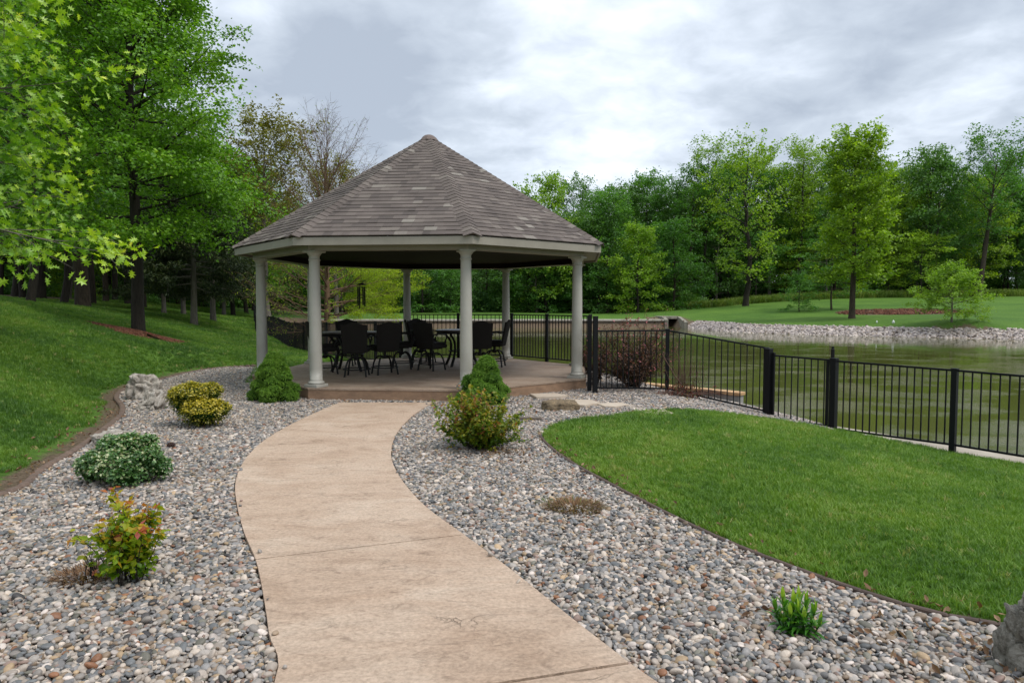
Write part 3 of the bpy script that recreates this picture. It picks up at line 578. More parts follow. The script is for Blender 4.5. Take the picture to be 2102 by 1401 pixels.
        bb = len(fv); fv += V; ff += [tuple(i+bb for i in f) for f in Fc]; ft += tn; bpy.data.meshes.remove(me)
    me = bpy.data.meshes.new('roof'); me.from_pydata([tuple(v) for v in fv], [], ff); a_ = me.attributes.new('tint', 'FLOAT', 'POINT'); a_.data.foreach_set('value', ft); me.update(); roof = link('roof', me, m, root)
    for k in range(8):                       # hip ridges of folded caps
        A = Vector((*oc(ER+.01, k), EZ)); T = Vector((0, 0, AZ)); d = (T-A); L = d.length; d.normalize(); hz = Vector((-math.sin(R(-112.5+45*k)), math.cos(R(-112.5+45*k)), 0)); nrm = d.cross(hz); nrm = nrm if nrm.z > 0 else -nrm
        V, Fc, tn = [], [], []; step = .135; N = int(L/step)
        for i in range(N+1):
            s0 = i*step; s1 = min(s0+step+.02, L); w = .165; dr = w*.335; t = min(1, max(0, rs.gauss(.5, .22))); j = rs.uniform(-.002, .002); b0 = len(V); w = min(w, (L-s0)*.36+.02)
            for s, lift in ((s0, .024), (s1, .012)):
                c = A+d*s; V += [c-hz*(w+j)-nrm*(w*.335-lift), c+nrm*(lift+.012), c+hz*(w+j)-nrm*(w*.335-lift)]
            V += [A+d*s0-hz*w-nrm*(w*.335-.004), A+d*s0+nrm*.012, A+d*s0+hz*w-nrm*(w*.335-.004)]
            Fc += [(b0, b0+1, b0+4, b0+3), (b0+1, b0+2, b0+5, b0+4), (b0+6, b0+7, b0+1, b0), (b0+7, b0+8, b0+2, b0+1)]; tn += [t]*9
        me = bpy.data.meshes.new('hip_ridge'); me.from_pydata([tuple(v) for v in V], [], Fc); a_ = me.attributes.new('tint', 'FLOAT', 'POINT'); a_.data.foreach_set('value', tn); me.update(); link('hip_ridge', me, m, roof)
    mb = MB(); mb.lathe([(.22, 5.30), (.16, 5.375), (.10, 5.42), (.03, 5.44), (0, 5.44)], n=8, smooth=False); mb.build('roof_cap', mat('roof_cap', (.12, .085, .07), .7), roof)
    return root
build_gazebo()
# ------------------------------------------------------------------ bar chairs and tables
def make_chair(seed=0):
    root = empty('bar_chair', (0, 0, 0)); rs = random.Random(seed)     # faces +Y; origin on the floor
    mb = MB(); n = 16; top = 1.07                                     # woven back with a raised camel-back top, leaning back
    def back(x, t, off): z = .50+(top-.50)*t; return (x, -.21-.13*t+off-.05*math.cos(x/.27*1.3)*(1), z)
    V, Fc = [], []
    for off in (0, .045):
        for j in range(9):
            t = j/8
            for i in range(n+1):
                u = -1+2*i/n; w = .235+.035*t; arch = (.5+.5*math.cos(min(1, abs(u)*1.25)*math.pi))*.055*t**4
                x = u*w; p = back(x, t, off); V.append((p[0], p[1], p[2]+arch))
    m_ = (n+1)*9
    for j in range(8):
        for i in range(n):
            a = j*(n+1)+i; Fc += [(a, a+1, a+n+2, a+n+1), (m_+a+1, m_+a, m_+a+n+1, m_+a+n+2)]
    ring = [i for i in range(n+1)]+[j*(n+1)+n for j in range(1, 9)]+[8*(n+1)+i for i in range(n-1, -1, -1)]+[j*(n+1) for j in range(7, 0, -1)]
    for q in range(len(ring)): a, b = ring[q], ring[(q+1) % len(ring)]; Fc.append((b, a, m_+a, m_+b))
    mb.add(V, Fc); mb.build('backrest', MAT['wicker'], root)
    mb = MB(); mb.box((0, .02, .545), (.50, .48, .09), bev=.02); s = mb.build('seat', MAT['wicker'], root)
    mb = MB(); mb.box((0, .03, .61), (.46, .44, .045), bev=.015); mb.build('cushion', MAT['wicker'], s)
    for sx in (-1, 1):
        mb = MB(); mb.tube(smooth_line([(sx*.25, -.27, .80), (sx*.285, -.1, .825), (sx*.29, .1, .81), (sx*.285, .2, .785), (sx*.27, .215, .74), (sx*.265, .17, .67), (sx*.25, .16, .60), (sx*.24, .16, .54)], 4), .016, 8); mb.build('armrest', MAT['frame_metal'], root)
    mb = MB(); mb.tube([(0, 0, .33), (0, 0, .50)], .035, 12); mb.box((0, 0, .49), (.34, .34, .02)); mb.lathe([(0, .34), (.06, .34), (.06, .38), (.03, .39)], n=16); mb.build('swivel_post', MAT['frame_metal'], root)
    for k in range(4):
        a = R(45+90*k); c, s_ = math.cos(a), math.sin(a)
        mb = MB(); mb.tube([(c*r, s_*r, z) for r, z in smooth_line([(.03, .365), (.11, .385), (.19, .355), (.25, .27), (.285, .14), (.31, .0)], 4)], .019, 8); mb.tube([(c*.31, s_*.31, 0), (c*.31, s_*.31, .02)], .022, 10); mb.build('leg', MAT['frame_metal'], root)
    mb = MB(); mb.tube([(.28*math.cos(a), .28*math.sin(a), .15) for a in [2*math.pi*i/28 for i in range(29)]], .012, 8, cap=False); mb.build('foot_ring', MAT['frame_metal'], root)
    return root
def copy_tree(o, parent=None):
    c = o.copy(); COL.objects.link(c); c.parent = parent
    for ch in o.children: copy_tree(ch, c)
    return c
chair = make_chair(); CHG = 'woven bar chairs round the two gazebo tables'
T1 = (-3.66, 15.35); T2 = (-1.22, 16.55)
chairs = [((-3.22, 14.12), 4, 'dark woven bar chair with its back to the path, nearest the slab front edge'),
          ((-2.72, 14.55), 28, 'dark woven bar chair turned slightly left, just right of the nearest chair'),
          ((-4.02, 14.62), -62, 'dark bar chair seen from the side between the front left column and the left table'),
          ((-4.08, 16.62), 185, 'dark bar chair beyond the left table, only its top showing'),
          ((-2.55, 15.75), 96, 'dark bar chair at the right end of the left table, facing left'),
          ((-2.18, 16.25), -78, 'dark bar chair seen side on at the left of the right table, facing right'),
          ((-1.82, 15.42), -32, 'dark bar chair angled toward the right table, first one left of the front right column'),
          ((-.72, 15.45), 6, 'dark bar chair with its back to the path, just right of the front right column'),
          ((-.42, 16.35), 80, 'dark bar chair at the right end of the right table, by the back right column'),
          ((-2.25, 17.35), -140, 'dark bar chair beyond the right table, its back just showing over the side-on chair')]
for i, ((x, y), rz, lab) in enumerate(chairs):
    c = chair if i == 0 else copy_tree(chair); c.location = (x, y, .19); c.rotation_euler = (0, 0, R(rz)); tag(c, lab, 'bar chair', CHG)
def make_table():
    root = empty('patio_table', (0, 0, 0))
    mb = MB(); mb.lathe([(0, .835), (.62, .835), (.64, .85), (.64, .865), (.625, .875), (0, .875)], n=48); t = mb.build('tabletop', MAT['table_top'], root)
    mb = MB(); mb.lathe([(.55, .79), (.585, .79), (.585, .836), (.55, .836)], n=48); mb.build('apron', MAT['frame_metal'], root)
    for k in range(4):
        a = R(45+90*k); c, s = math.cos(a), math.sin(a); mb = MB(); mb.tube([(c*r, s*r, z) for r, z in smooth_line([(.50, .81), (.44, .72), (.33, .6), (.30, .42), (.36, .2), (.46, .0)], 4)], [.028]*16+[.034]*5, 8); mb.build('leg', MAT['frame_metal'], root)
    mb = MB(); mb.tube([(.31*math.cos(a), .31*math.sin(a), .36) for a in [2*math.pi*i/28 for i in range(29)]], .014, 8, cap=False); mb.build('brace_ring', MAT['frame_metal'], root)
    return root
tb = make_table(); tb.location = (*T1, .19); tag(tb, 'round dark patio table at the left of the gazebo floor', 'table', 'round patio tables')
t2 = copy_tree(tb); t2.location = (*T2, .19); t2.rotation_euler = (0, 0, .3); tag(t2, 'round dark patio table at the right of the gazebo floor behind the front right column', 'table', 'round patio tables')
def wind_chime():
    p = PX(741, 583, 17.6); root = empty('wind_chime', (p[0], p[1], 0), label='black wind chime hanging from the back beam of the gazebo', cat='wind chime'); zt = 2.76
    mb = MB(); mb.tube([(0, 0, p[2]), (0, 0, zt)], .004, 5); mb.build('cord', MAT['black'], root)
    mb = MB(); mb.lathe([(0, p[2]+.03), (.05, p[2]+.025), (.115, p[2]-.005), (.12, p[2]-.02), (.0, p[2]-.02)], n=20); mb.build('top_disc', MAT['black'], root)
    for k in range(6):
        a = R(60*k+12); ln = (.50, .46, .53, .49, .55, .47)[k]; mb = MB(); x, y = .085*math.cos(a), .085*math.sin(a); mb.tube([(x, y, p[2]-.07-ln), (x, y, p[2]-.07)], .019, 10); mb.tube([(x, y, p[2]-.07), (x, y, p[2]-.02)], .0025, 4); mb.build('chime_tube', MAT['black'], root)
    mb = MB(); mb.tube([(0, 0, p[2]-.35), (0, 0, p[2]-.02)], .003, 4); mb.lathe([(0, p[2]-.36), (.045, p[2]-.355), (.045, p[2]-.34), (0, p[2]-.335)], n=14); mb.build('striker', MAT['black'], root)
wind_chime()
# ------------------------------------------------------------------ fences
def panel(mb, a, b, zt0, zt1, zb0, zb1, spacing=.112):
    """rails and pickets between two post faces; racked to the slope"""
    ax, ay = a; bx, by = b; L = math.hypot(bx-ax, by-ay); n = max(2, round(L/spacing))
    A = lambda t, z0, z1: (ax+(bx-ax)*t, ay+(by-ay)*t, z0+(z1-z0)*t)
    mb.bar(A(0, zt0, zt1), A(1, zt0, zt1), .028, .03); mb.bar(A(0, zb0, zb1), A(1, zb0, zb1), .028, .03)
    rz = math.atan2(by-ay, bx-ax)
    for i in range(1, n):
        t = i/n; p = A(t, zb0, zb1); q = A(t, zt0, zt1); mb.box((p[0], p[1], (p[2]+q[2])/2), (.017, .017, q[2]-p[2]-.024), rz=rz)
def post(root, name, x, y, z0, z1, w, rz, lab=None):
    mb = MB(); mb.box((x, y, (z0-.25+z1)/2), (w, w, z1-z0+.25), rz=rz); 
    o = mb.build(name, MAT['black'], root); c = MB(); c.box((x, y, z1+.006), (w+.012, w+.012, .014), rz=rz, bev=.004); c.build('cap', MAT['black'], o); return o
def fence(name, pts, lab, grp=None, skip=()):
    """pts: (x, y, ground z, top rail z, bottom rail z, post width, extra post height)"""
    root = empty(name, (0, 0, 0), label=lab, cat='fence', group=grp)
    for i, p in enumerate(pts):
        q = pts[min(i+1, len(pts)-1)]; o = pts[max(i-1, 0)]; rz = math.atan2(q[1]-o[1], q[0]-o[0])
        if p[5]: post(root, 'post', p[0], p[1], p[2], p[3]+p[6], p[5], rz)
        if i < len(pts)-1 and i not in skip:
            mb = MB(); panel(mb, p[:2], q[:2], p[3], q[3], p[4], q[4]); mb.build('panel', MAT['black'], root)
    return root
def fp(u, vt, vb, y, w=.065, ex=.03, gnd=None):
    t = PX(u, vt, y); b = PX(u, vb, y); return (t[0], y, g1(t[0], y) if gnd is None else gnd, t[2], b[2], w, ex)
tall = (1.53, 13.02)
fr = [(tall[0]+.06, 13.0, 0, PX(1215, 679, 13.02)[2], PX(1215, 795, 13.02)[2], .085, .27), fp(1370, 678, 797, 13.15, .075, .02), fp(1574, 714, 843, 12.25, .075, .0)]
fence('metal_fence', fr, 'black metal picket fence sloping down from the gazebo corner to the gate')
g0 = fp(1587, 729, 858, 12.12, .07, .05); g1p = fp(1707, 739, 874, 11.42, .06, .0)
root = empty('metal_gate', (0, 0, 0), label='narrow black picket gate between two thick posts beside the pond', cat='gate')
post(root, 'gate_post', g0[0]-.07, g0[1]+.05, g0[2], PX(1580, 716, 12.2)[2], .115, math.atan2(-.82, .57))
post(root, 'gate_post', g1p[0]+.03, g1p[1]-.03, g1p[2], PX(1716, 736, 11.4)[2], .10, math.atan2(-.82, .57))
mb = MB(); panel(mb, g0[:2], g1p[:2], g0[3], g1p[3], g0[4], g1p[4]); mb.box((g0[0]+.01, g0[1], (g0[3]+g0[4])/2), (.04, .04, g0[3]-g0[4]+.1), rz=-.96); mb.box((g1p[0]-.04, g1p[1]+.05, (g1p[3]+g1p[4])/2), (.04, .04, g1p[3]-g1p[4]+.04), rz=-.96); mb.build('gate_leaf', MAT['black'], root)
lx, ly, lz = g1p[0]+.05, g1p[1]+.08, g1p[3]; mb = MB(); mb.box((lx, ly, lz+.06), (.045, .05, .26), bev=.008); mb.tube([(lx, ly, lz+.19), (lx, ly, lz+.225)], .022, 12); mb.box((lx-.02, ly, lz-.05), (.09, .03, .05), bev=.005); mb.build('latch', MAT['black'], root)
a = g1p; p1 = fp(1960, 760, 912, 9.88); pts = [(g1p[0]+.07, g1p[1]-.07, a[2], PX(1720, 741, 11.35)[2], PX(1720, 880, 11.35)[2], 0, 0), (p1[0], p1[1], p1[2], p1[3], p1[4], .075, .02)]
for k in range(1, 6): pts.append((p1[0]+FD.x*1.83*k, p1[1]+FD.y*1.83*k, p1[2]-.02*k, p1[3]-.02*k, p1[4]-.02*k, .065, .03))
fence('metal_fence', pts, 'black metal picket fence along the concrete curb at the right edge of the lawn')
# fence round the back of the slab
def sp(r, k, f=0.0):
    a, b = octp(r, k), octp(r, k+1); return (a[0]+(b[0]-a[0])*f, a[1]+(b[1]-a[1])*f)
bk = [(tall[0]-.03, 13.28, 0, 1.39, .30, .085, .06)]
for (k, f_) in ((3, 0), (3, .52), (4, 0), (4, .5), (5, 0)): x, y = sp(3.92, k, f_); bk.append((x, y, -.02, 1.39, .27, .07, .03))
bk[0] = (tall[0]-.02, 13.25, 0, 1.39, .3, .085, .06)
fence('metal_fence', bk, 'black metal picket fence along the back edge of the gazebo slab')
# lower fence round the left inlet
il = []
last = sp(3.92, 5, 0)
raw = [(last[0]-.15, last[1]+.1, None), (-4.12, 20.55, None), (-5.5, 22.5, None), (-6.6, 24.3, None), (-7.6, 26.1, None), (-8.5, 27.8, None), (-9.4, 29.5, None), (-10.2, 31.2, None), (-11.0, 33.0, None), (-11.9, 34.8, None), (-12.8, 36.6, None), (-13.7, 38.4, None), (-14.7, 40.2, None), (-15.8, 42.2, None), (-17.3, 46, None), (-18.8, 50, None), (-20.4, 54, None), (-21.9, 58, None), (-23.3, 62, None),
       (-24.3, 66, None), (-25, 69.4, None), (-25.2, 71.5, None), (-25.2, 73.3, None), (-25.0, 74.7, None), (-24.4, 75.8, None), (-23.6, 76.6, None), (-22.4, 77.2, None), (-21.0, 77.4, None), (-19.4, 77.5, None)]
for i, (x, y, _) in enumerate(raw):
    z = g1(x, y, False); z = min(z, -.05) if i < 14 and i > 2 else z; il.append((x, y, z, z+1.17, z+.08, .062, .04))
fence('metal_fence', il, 'low black picket fence curving round the left inlet of the pond behind the gazebo')
# ------------------------------------------------------------------ curb, walls, culvert
MAT['concrete'] = mat('concrete', (.40, .35, .28), .85, .3, var=(.27, .235, .185), vscale=2.5, bump=.004, bscale=40)
MAT['conc_grey'] = mat('concrete_grey', (.30, .29, .27), .85, .3, var=(.16, .15, .135), vscale=2, bump=.006, bscale=20)
mb = MB(); q = [FL(-.35, .0), FL(18, .0), FL(18, SH+.02), FL(-.6, SH+.02)]; z0, z1 = -.49, -.62
def slope_prism(mb, P, zs, zb): n = len(P); V = [(x, y, zb) for x, y in P]+[(x, y, z) for (x, y), z in zip(P, zs)]; Fc = [tuple(range(n-1, -1, -1)), tuple(range(n, 2*n))]+[(i, (i+1) % n, n+(i+1) % n, n+i) for i in range(n)]; mb.add(V, Fc)
slope_prism(mb, q, (-.455, -.60, -.60, -.455), -1.7); mb.build('concrete_curb', MAT['concrete'], label='tan concrete curb between the lawn and the pond below the fence', cat='curb')
# stub retaining wall by the water
root = empty('retaining_wall', (0, 0, 0), label='short concrete wall with an orange tan cap at the near water edge', cat='wall')
wa, wb = Vector((*PX(1330, 786, 16.6)[:2], 0)), Vector((*PX(1524, 805, 14.85)[:2], 0)); zc = PX(1524, 805, 14.85)[2]; d = (wb-wa).normalized(); wa2 = wa-d*1.6
mb = MB(); mb.bar((wa2.x, wa2.y, zc-.85), (wb.x-d.x*.03, wb.y-d.y*.03, zc-.85), .20, 1.55); mb.build('wall', MAT['conc_grey'], root)
mb = MB(); mb.bar((wa2.x, wa2.y, zc-.033), (wb.x, wb.y, zc-.033), .27, .075, bev=.01); mb.build('cap', mat('wall_cap', (.50, .31, .15), .75, var=(.38, .22, .10), vscale=4), root)
mb = MB(); mb.box((wb.x+.12, wb.y-.30, zc-.72), (.42, .7, .72), rz=-.5); mb.build('footing', MAT['conc_grey'], root)
# far retaining wall of stone courses with concrete cap
def far_wall():
    root = empty('retaining_wall', (0, 0, 0), label='long low stone block wall holding the far bank of the pond behind the gazebo', cat='wall')
    m = bpy.data.materials.new('wall_block'); m.use_nodes = True; n, l, new = NT(m.node_tree); b = n['Principled BSDF']; b.inputs['Roughness'].default_value = .9
    tc = new('ShaderNodeTexCoord'); mp = new('ShaderNodeMapping'); mp.inputs['Rotation'].default_value = (math.pi/2, 0, 0); l.new(tc.outputs['Object'], mp.inputs[0])
    br = new('ShaderNodeTexBrick'); br.inputs['Scale'].default_value = 1.0; br.inputs['Color1'].default_value = (.235, .175, .13, 1); br.inputs['Color2'].default_value = (.12, .095, .075, 1); br.inputs['Mortar'].default_value = (.05, .04, .035, 1)
    br.inputs['Brick Width'].default_value = .9; br.inputs['Row Height'].default_value = .2; br.inputs['Mortar Size'].default_value = .02; br.inputs['Bias'].default_value = -.2; l.new(mp.outputs[0], br.inputs['Vector'])
    q = new('ShaderNodeTexNoise'); q.inputs['Scale'].default_value = 1.5; q.inputs['Detail'].default_value = 8; l.new(tc.outputs['Object'], q.inputs['Vector'])
    r = new('ShaderNodeMapRange'); r.inputs[3].default_value = .5; r.inputs[4].default_value = 1.5; l.new(q.outputs[0], r.inputs[0]); mx = new('ShaderNodeMixRGB', blend_type='MULTIPLY'); mx.inputs[0].default_value = 1; l.new(br.outputs[0], mx.inputs[1]); l.new(r.outputs[0], mx.inputs[2]); l.new(mx.outputs[0], b.inputs['Base Color'])
    mb = MB(); rs = random.Random(3); rows = 4; zt = .03
    for r_ in range(rows):
        x = -19.5-rs.random()
        while x < 15.3:
            w = rs.uniform(.8, 1.4); x2 = min(x+w, 15.5); mb.box(((x+x2)/2, 69.4+.03*r_+rs.uniform(-.02, .02)+.5, -.75+.2*r_), (x2-x-.02, 1.0, .19)); x = x2
    mb.build('wall', m, root)
    mb = MB(); mb.bar((-20.2, 69.95, .06), (15.55, 69.95, .06), 1.25, .14); mb.build('cap', mat('pale_cap', (.58, .53, .46), .85, .3, var=(.42, .37, .31), vscale=.8), root)
far_wall()
def culvert():
    root = empty('culvert', (0, 0, 0), label='concrete box culvert opening between two wing walls on the far bank', cat='culvert')
    def wp(u, v, y): return PX(u, v, y)
    m = mat('culvert_concrete', (.33, .30, .24), .9, var=(.14, .125, .095), vscale=1.2, stretch=(2, 2, .5)); dark = mat('culvert_shade', (.02, .018, .015), .95)  # near-black box walls: shade of the opening put into the colour
    xl, xr = wp(1363, 650, 72)[0], wp(1391, 650, 72)[0]; zt = wp(1370, 653, 72)[2]
    mb = MB(); mb.box(((xl+xr)/2, 74.2, zt+.06), (xr-xl+.5, 4.4, .24)); mb.build('lid', m, root)
    mb = MB(); mb.box((xl-.02, 75, zt-.9), (.25, 6, 1.66)); mb.box((xr+.14, 75, zt-.9), (.25, 6, 1.66)); mb.box(((xl+xr)/2+.06, 78.2, zt-.9), (xr-xl+.4, .3, 1.6)); mb.build('box_walls', dark, root)
    mb = MB()
    for a, b, za, zb in (((15.62, 68.9), (xl-.1, 72.0), .10, zt+.20), ((wp(1407, 662, 67.2)[0], 67.0), (xr+.15, 72.0), -.08, zt+.18)):
        A = Vector((*a, 0)); B = Vector((*b, 0)); d = (B-A).normalized(); nn = Vector((-d.y, d.x, 0))*.16; P = [A-nn, B-nn, B+nn, A+nn]; slope_prism(mb, [(p.x, p.y) for p in P][::1], (za, zb, zb, za), -1.6)
    mb.build('wing_walls', m, root)
culvert()
for (u, v, y, s, lab) in ((1833, 676, 53.4, .10, 'larger of two small white ornaments on top of the far stone bank'), (1799, 672, 54.4, .06, 'smaller of two small white ornaments at the top of the far stone bank')):
    x, yy, z = PX(u, v, y); z = g1(x, yy, False); mb = MB(); mb.lathe([(0, -.1), (s*.9, -.1), (s, s*.3), (s*.95, s*.75), (s*.45, s*1.15), (s*.28, s*1.3), (s*.36, s*1.6), (s*.2, s*1.95), (0, s*2.05)], n=14); mb.build('white_ornament', mat('white_stone', (.75, .76, .74), .6), None, (x, yy, z+.1), label=lab, cat='ornament')
# ------------------------------------------------------------------ bed edging
def edging(name, line, w, h, m, lab, gap=.012, seg=.16):
    P = [Vector((x, y, 0)) for x, y in line]; L = [0]
    for a, b in zip(P, P[1:]): L.append(L[-1]+(b-a).length)
    tot = L[-1]; N = int(tot/seg); mb = MB()
    xs = np.array([p.x for p in P]); ys = np.array([p.y for p in P]); T = np.linspace(0, tot, N+1); X = np.interp(T, L, xs); Y = np.interp(T, L, ys); Z = gz(X, Y, False)
    for i in range(N):
        a = Vector((X[i], Y[i], Z[i]+h/2-.02)); b = Vector((X[i+1], Y[i+1], Z[i+1]+h/2-.02)); d = (b-a)
        dn = d.normalized()*gap; mb.bar(a+dn, b-dn, w, h, bev=min(.02, w*.2))
    return mb.build(name, m, label=lab, cat='edging')
EDG = mat('edging_clay', (.17, .115, .085), .85, .3, var=(.10, .072, .056), vscale=6, bump=.004, bscale=50)
edging('bed_edging', [p for p in left_edge if p[1] > 1], .085, .075, EDG, 'brown scalloped block edging between the left gravel bed and the lawn slope')
edging('bed_edging', [p for p in right_edge if p[1] > 0], .035, .062, mat('edging_strip', (.10, .068, .052), .8, .3, var=(.06, .042, .034), vscale=6), 'thin brown edging strip between the right gravel bed and the curved lawn', gap=-.001, seg=.22)
# ------------------------------------------------------------------ foliage
def nrm(a): return a/np.maximum(np.linalg.norm(a, axis=-1, keepdims=True), 1e-9)
T_DIAM = (np.array([(0, 0, 0), (.36, .45, .09), (0, 1, -.04), (-.36, .45, .09)]), np.array([(0, 1, 2), (0, 2, 3)]))
T_LONG = (np.array([(0, 0, 0), (.16, .4, .05), (0, 1, -.15), (-.16, .4, .05)]), np.array([(0, 1, 2), (0, 2, 3)]))
_half = [(.04, .10), (.10, .22), (.36, .20), (.14, .38), (.48, .52), (.15, .58), (.34, .84), (.09, .80)]
T_OAK = (np.array([(0, 0, 0)]+[(x, y, abs(x)*.25-.12*y*y) for x, y in _half]+[(0, 1.02, -.14)]+[(-x, y, abs(x)*.25-.12*y*y) for x, y in _half[::-1]]+[(0, .5, 0.0)]),
         np.array([(18, i, (i+1) % 18) for i in range(18)]))
def leaves(C, size, rs, tmpl=T_DIAM, up=.6, out=None, outw=0.0, droop=0.0, tint=None, szv=.3):
    """C (n,3) leaf positions; returns V, F, tint"""
    n = len(C); T, Fc = tmpl; N = rs.normal(size=(n, 3)); N[:, 2] = np.abs(N[:, 2])*.6+up*1.4
    if out is not None: N = N+out*outw
    N = nrm(N); D = rs.normal(size=(n, 3))+(out*1.0 if out is not None else 0); D[:, 2] -= droop; D = nrm(D-N*(D*N).sum(-1, keepdims=True)); X = np.cross(D, N)
    s = (np.asarray(size)*rs.uniform(1-szv, 1+szv, n))[:, None, None]
    V = C[:, None, :]+s*(X[:, None, :]*T[None, :, 0:1]+D[:, None, :]*T[None, :, 1:2]+N[:, None, :]*T[None, :, 2:3])
    k = len(T); F_ = (Fc[None]+(np.arange(n)*k)[:, None, None]).reshape(-1, Fc.shape[1])
    t = rs.rand(n) if tint is None else tint
    return V.reshape(-1, 3), F_, np.repeat(np.clip(t, 0, 1), k).astype(np.float32)
def tubes(polys, radii, sides):
    """polys list of (m,3); radii list of (m,), sides list of int -> V, list of quads"""
    VV, FF, b = [], [], 0
    for P, r, n in zip(polys, radii, sides):
        m = len(P); d = np.gradient(P, axis=0); d = nrm(d); ref = np.array([0, 0, 1.]) if abs(d[0, 2]) < .85 else np.array([1., 0, 0]); a = nrm(np.cross(d, ref)); c = np.cross(d, a)
        an = np.arange(n)*2*np.pi/n; ring = P[:, None]+r[:, None, None]*(a[:, None]*np.cos(an)[None, :, None]+c[:, None]*np.sin(an)[None, :, None]); VV.append(ring.reshape(-1, 3))
        i = np.arange(m-1)[:, None]*n+np.arange(n)[None]; j = np.arange(m-1)[:, None]*n+(np.arange(n)[None]+1) % n
        FF.append(np.stack([i, j, j+n, i+n], -1).reshape(-1, 4)+b); b += m*n
    return np.concatenate(VV), np.concatenate(FF)
def profR(t, prof): return float(np.interp(t, [p[0] for p in prof], [p[1] for p in prof]))
def make_tree(name, seed, h, r0, prof, limbs=26, el=(10, 60), curve=.15, sub=7, twig=3, leaf=.2, per=14, cl=.35, tmpl=T_DIAM, tintf=None, up=.6, droop=0., fork=0, cb=.2, lean=(0, 0), keep=None, sparse=1.0, wob=.25, subang=48, sublen=.5, flat=.55, twigmesh=True, topr=.06, trunk_top=.93):
    """returns (trunk mesh, crown mesh): trunk with limbs, leaves on the twig ends"""
    rs = np.random.RandomState(seed); polys, rad, sides = [], [], []; LC, LO = [], []
    m = 14; t = np.linspace(0, 1, m); wx = np.cumsum(rs.normal(0, wob/m, m))*h*.25; wy = np.cumsum(rs.normal(0, wob/m, m))*h*.25; wx[0] = wy[0] = 0
    TP = np.stack([wx+lean[0]*t*h, wy+lean[1]*t*h, t*h*trunk_top], -1); TR = r0*(1-t)**.75*(1-topr)+r0*topr; TR[0] *= 1.4; TP[0, 2] = -.3
    # extra ring just above the ground so the root flare is short
    TP = np.insert(TP, 1, TP[0]+np.array([0, 0, .3+.45*r0/.2*.4]), 0); TR = np.insert(TR, 1, r0*1.08)
    polys.append(TP); rad.append(TR); sides.append(12)
    tt = np.linspace(0, 1, len(TP)); at = lambda a: np.array([np.interp(a, TP[:, 2]/(h*trunk_top), TP[:, k]) for k in range(3)]); rat = lambda a: float(np.interp(a, TP[:, 2]/(h*trunk_top), TR))
    def line(p, d, L, n, up_, jit): # polyline
        out = [p]; d = d/np.linalg.norm(d)
        for i in range(n): d = d+np.array([0, 0, up_/n])+rs.normal(0, jit/n**.5, 3); d /= np.linalg.norm(d); out.append(out[-1]+d*L/n)
        return np.array(out)
    az = rs.uniform(0, 6.28)
    for i in range(limbs):
        a = cb+(1-cb)*((i+rs.uniform(0, .8))/limbs)**(1.0)*.985; p = at(min(a, .99)); az += 2.4+rs.normal(0, .35); q = (a-cb)/(1-cb)
        L = profR(q, prof)*rs.uniform(.72, 1.12); e = R(el[0]+(el[1]-el[0])*q+rs.normal(0, 7)); d = np.array([math.cos(az)*math.cos(e), math.sin(az)*math.cos(e), math.sin(e)])
        P1 = line(p, d, L, 6, curve, .16); r1 = min(rat(a)*.5, .008*L+.008+r0*.08); Rr = r1*(1-np.linspace(0, 1, 7)*.85); polys.append(P1); rad.append(Rr); sides.append(7)
        ns = max(2, int(sub*L/3+1.5))
        for j in range(ns+1):
            s = .22+.78*(j+rs.uniform(0, .5))/(ns+.5) if j < ns else 1.0; s = min(s, 1.0); k = s*6; k0 = min(int(k), 5); pp = P1[k0]+(P1[k0+1]-P1[k0])*(k-k0); dd = nrm(P1[k0+1]-P1[k0]); sg = (-1)**j
            if j < ns:
                ax = np.cross(dd, [0, 0, 1.]); ax = nrm(ax)*sg; an = R(subang+rs.normal(0, 12)); d2 = dd*math.cos(an)+ax*math.sin(an)+np.array([0, 0, rs.normal(.08, .25)])
            else: d2 = dd
            L2 = L*sublen*(1-.62*s)*rs.uniform(.7, 1.2)+.12*profR(q, prof)+.15; P2 = line(pp, d2, L2, 4, curve*.7-droop*.5, .2); r2 = max(r1*.32*(1-.5*s), .006)
            polys.append(P2); rad.append(r2*(1-np.linspace(0, 1, 5)*.8)); sides.append(4)
            for g in range(twig):
                s3 = .3+.7*(g+rs.rand())/twig; kk = s3*4; k0_ = min(int(kk), 3); p3 = P2[k0_]+(P2[k0_+1]-P2[k0_])*(kk-k0_); d3 = nrm(nrm(P2[k0_+1]-P2[k0_])+rs.normal(0, .65, 3)); L3 = cl*rs.uniform(.7, 1.7); P3 = line(p3, d3, L3, 2, -droop, .2)
                if twigmesh: polys.append(P3); rad.append(np.array([r2*.5, r2*.35, r2*.1])+.001); sides.append(3)
                nn = int(per*sparse*rs.uniform(.5, 1.4)); w = rs.rand(nn)[:, None]; q3 = P3[0]+(P3[2]-P3[0])*w+rs.normal(0, 1, (nn, 3))*np.array([cl, cl, cl*flat])*.42; LC.append(q3); LO.append(np.repeat([nrm(P3[2]-P3[0])], nn, 0)*.8)
    C = np.concatenate(LC); O = np.concatenate(LO)
    if keep is not None: k = keep(C, rs); C, O = C[k], O[k]
    # clump tint: neighbouring leaves share a tone; young tips are lighter. it is leaf colour, not shade
    cx = np.array([cl_noise(C[:, 0]+C[:, 2]*.6+50, C[:, 1]+C[:, 2]*.8+50, max(cl*2.2, .5), seed+1)]).ravel(); tint = .12+.55*cx+rs.normal(0, .16, len(C))
    if tintf is not None: tint = tintf(C, tint, rs)
    V, F_, tn = leaves(C, leaf, rs, tmpl, up, O, .35, droop, tint); tv, tf = tubes(polys, rad, sides)
    return np_mesh(name+'_trunk', tv, tf, True), np_mesh(name+'_crown', V, F_, False, {'tint': ('FLOAT', tn)}), len(C)
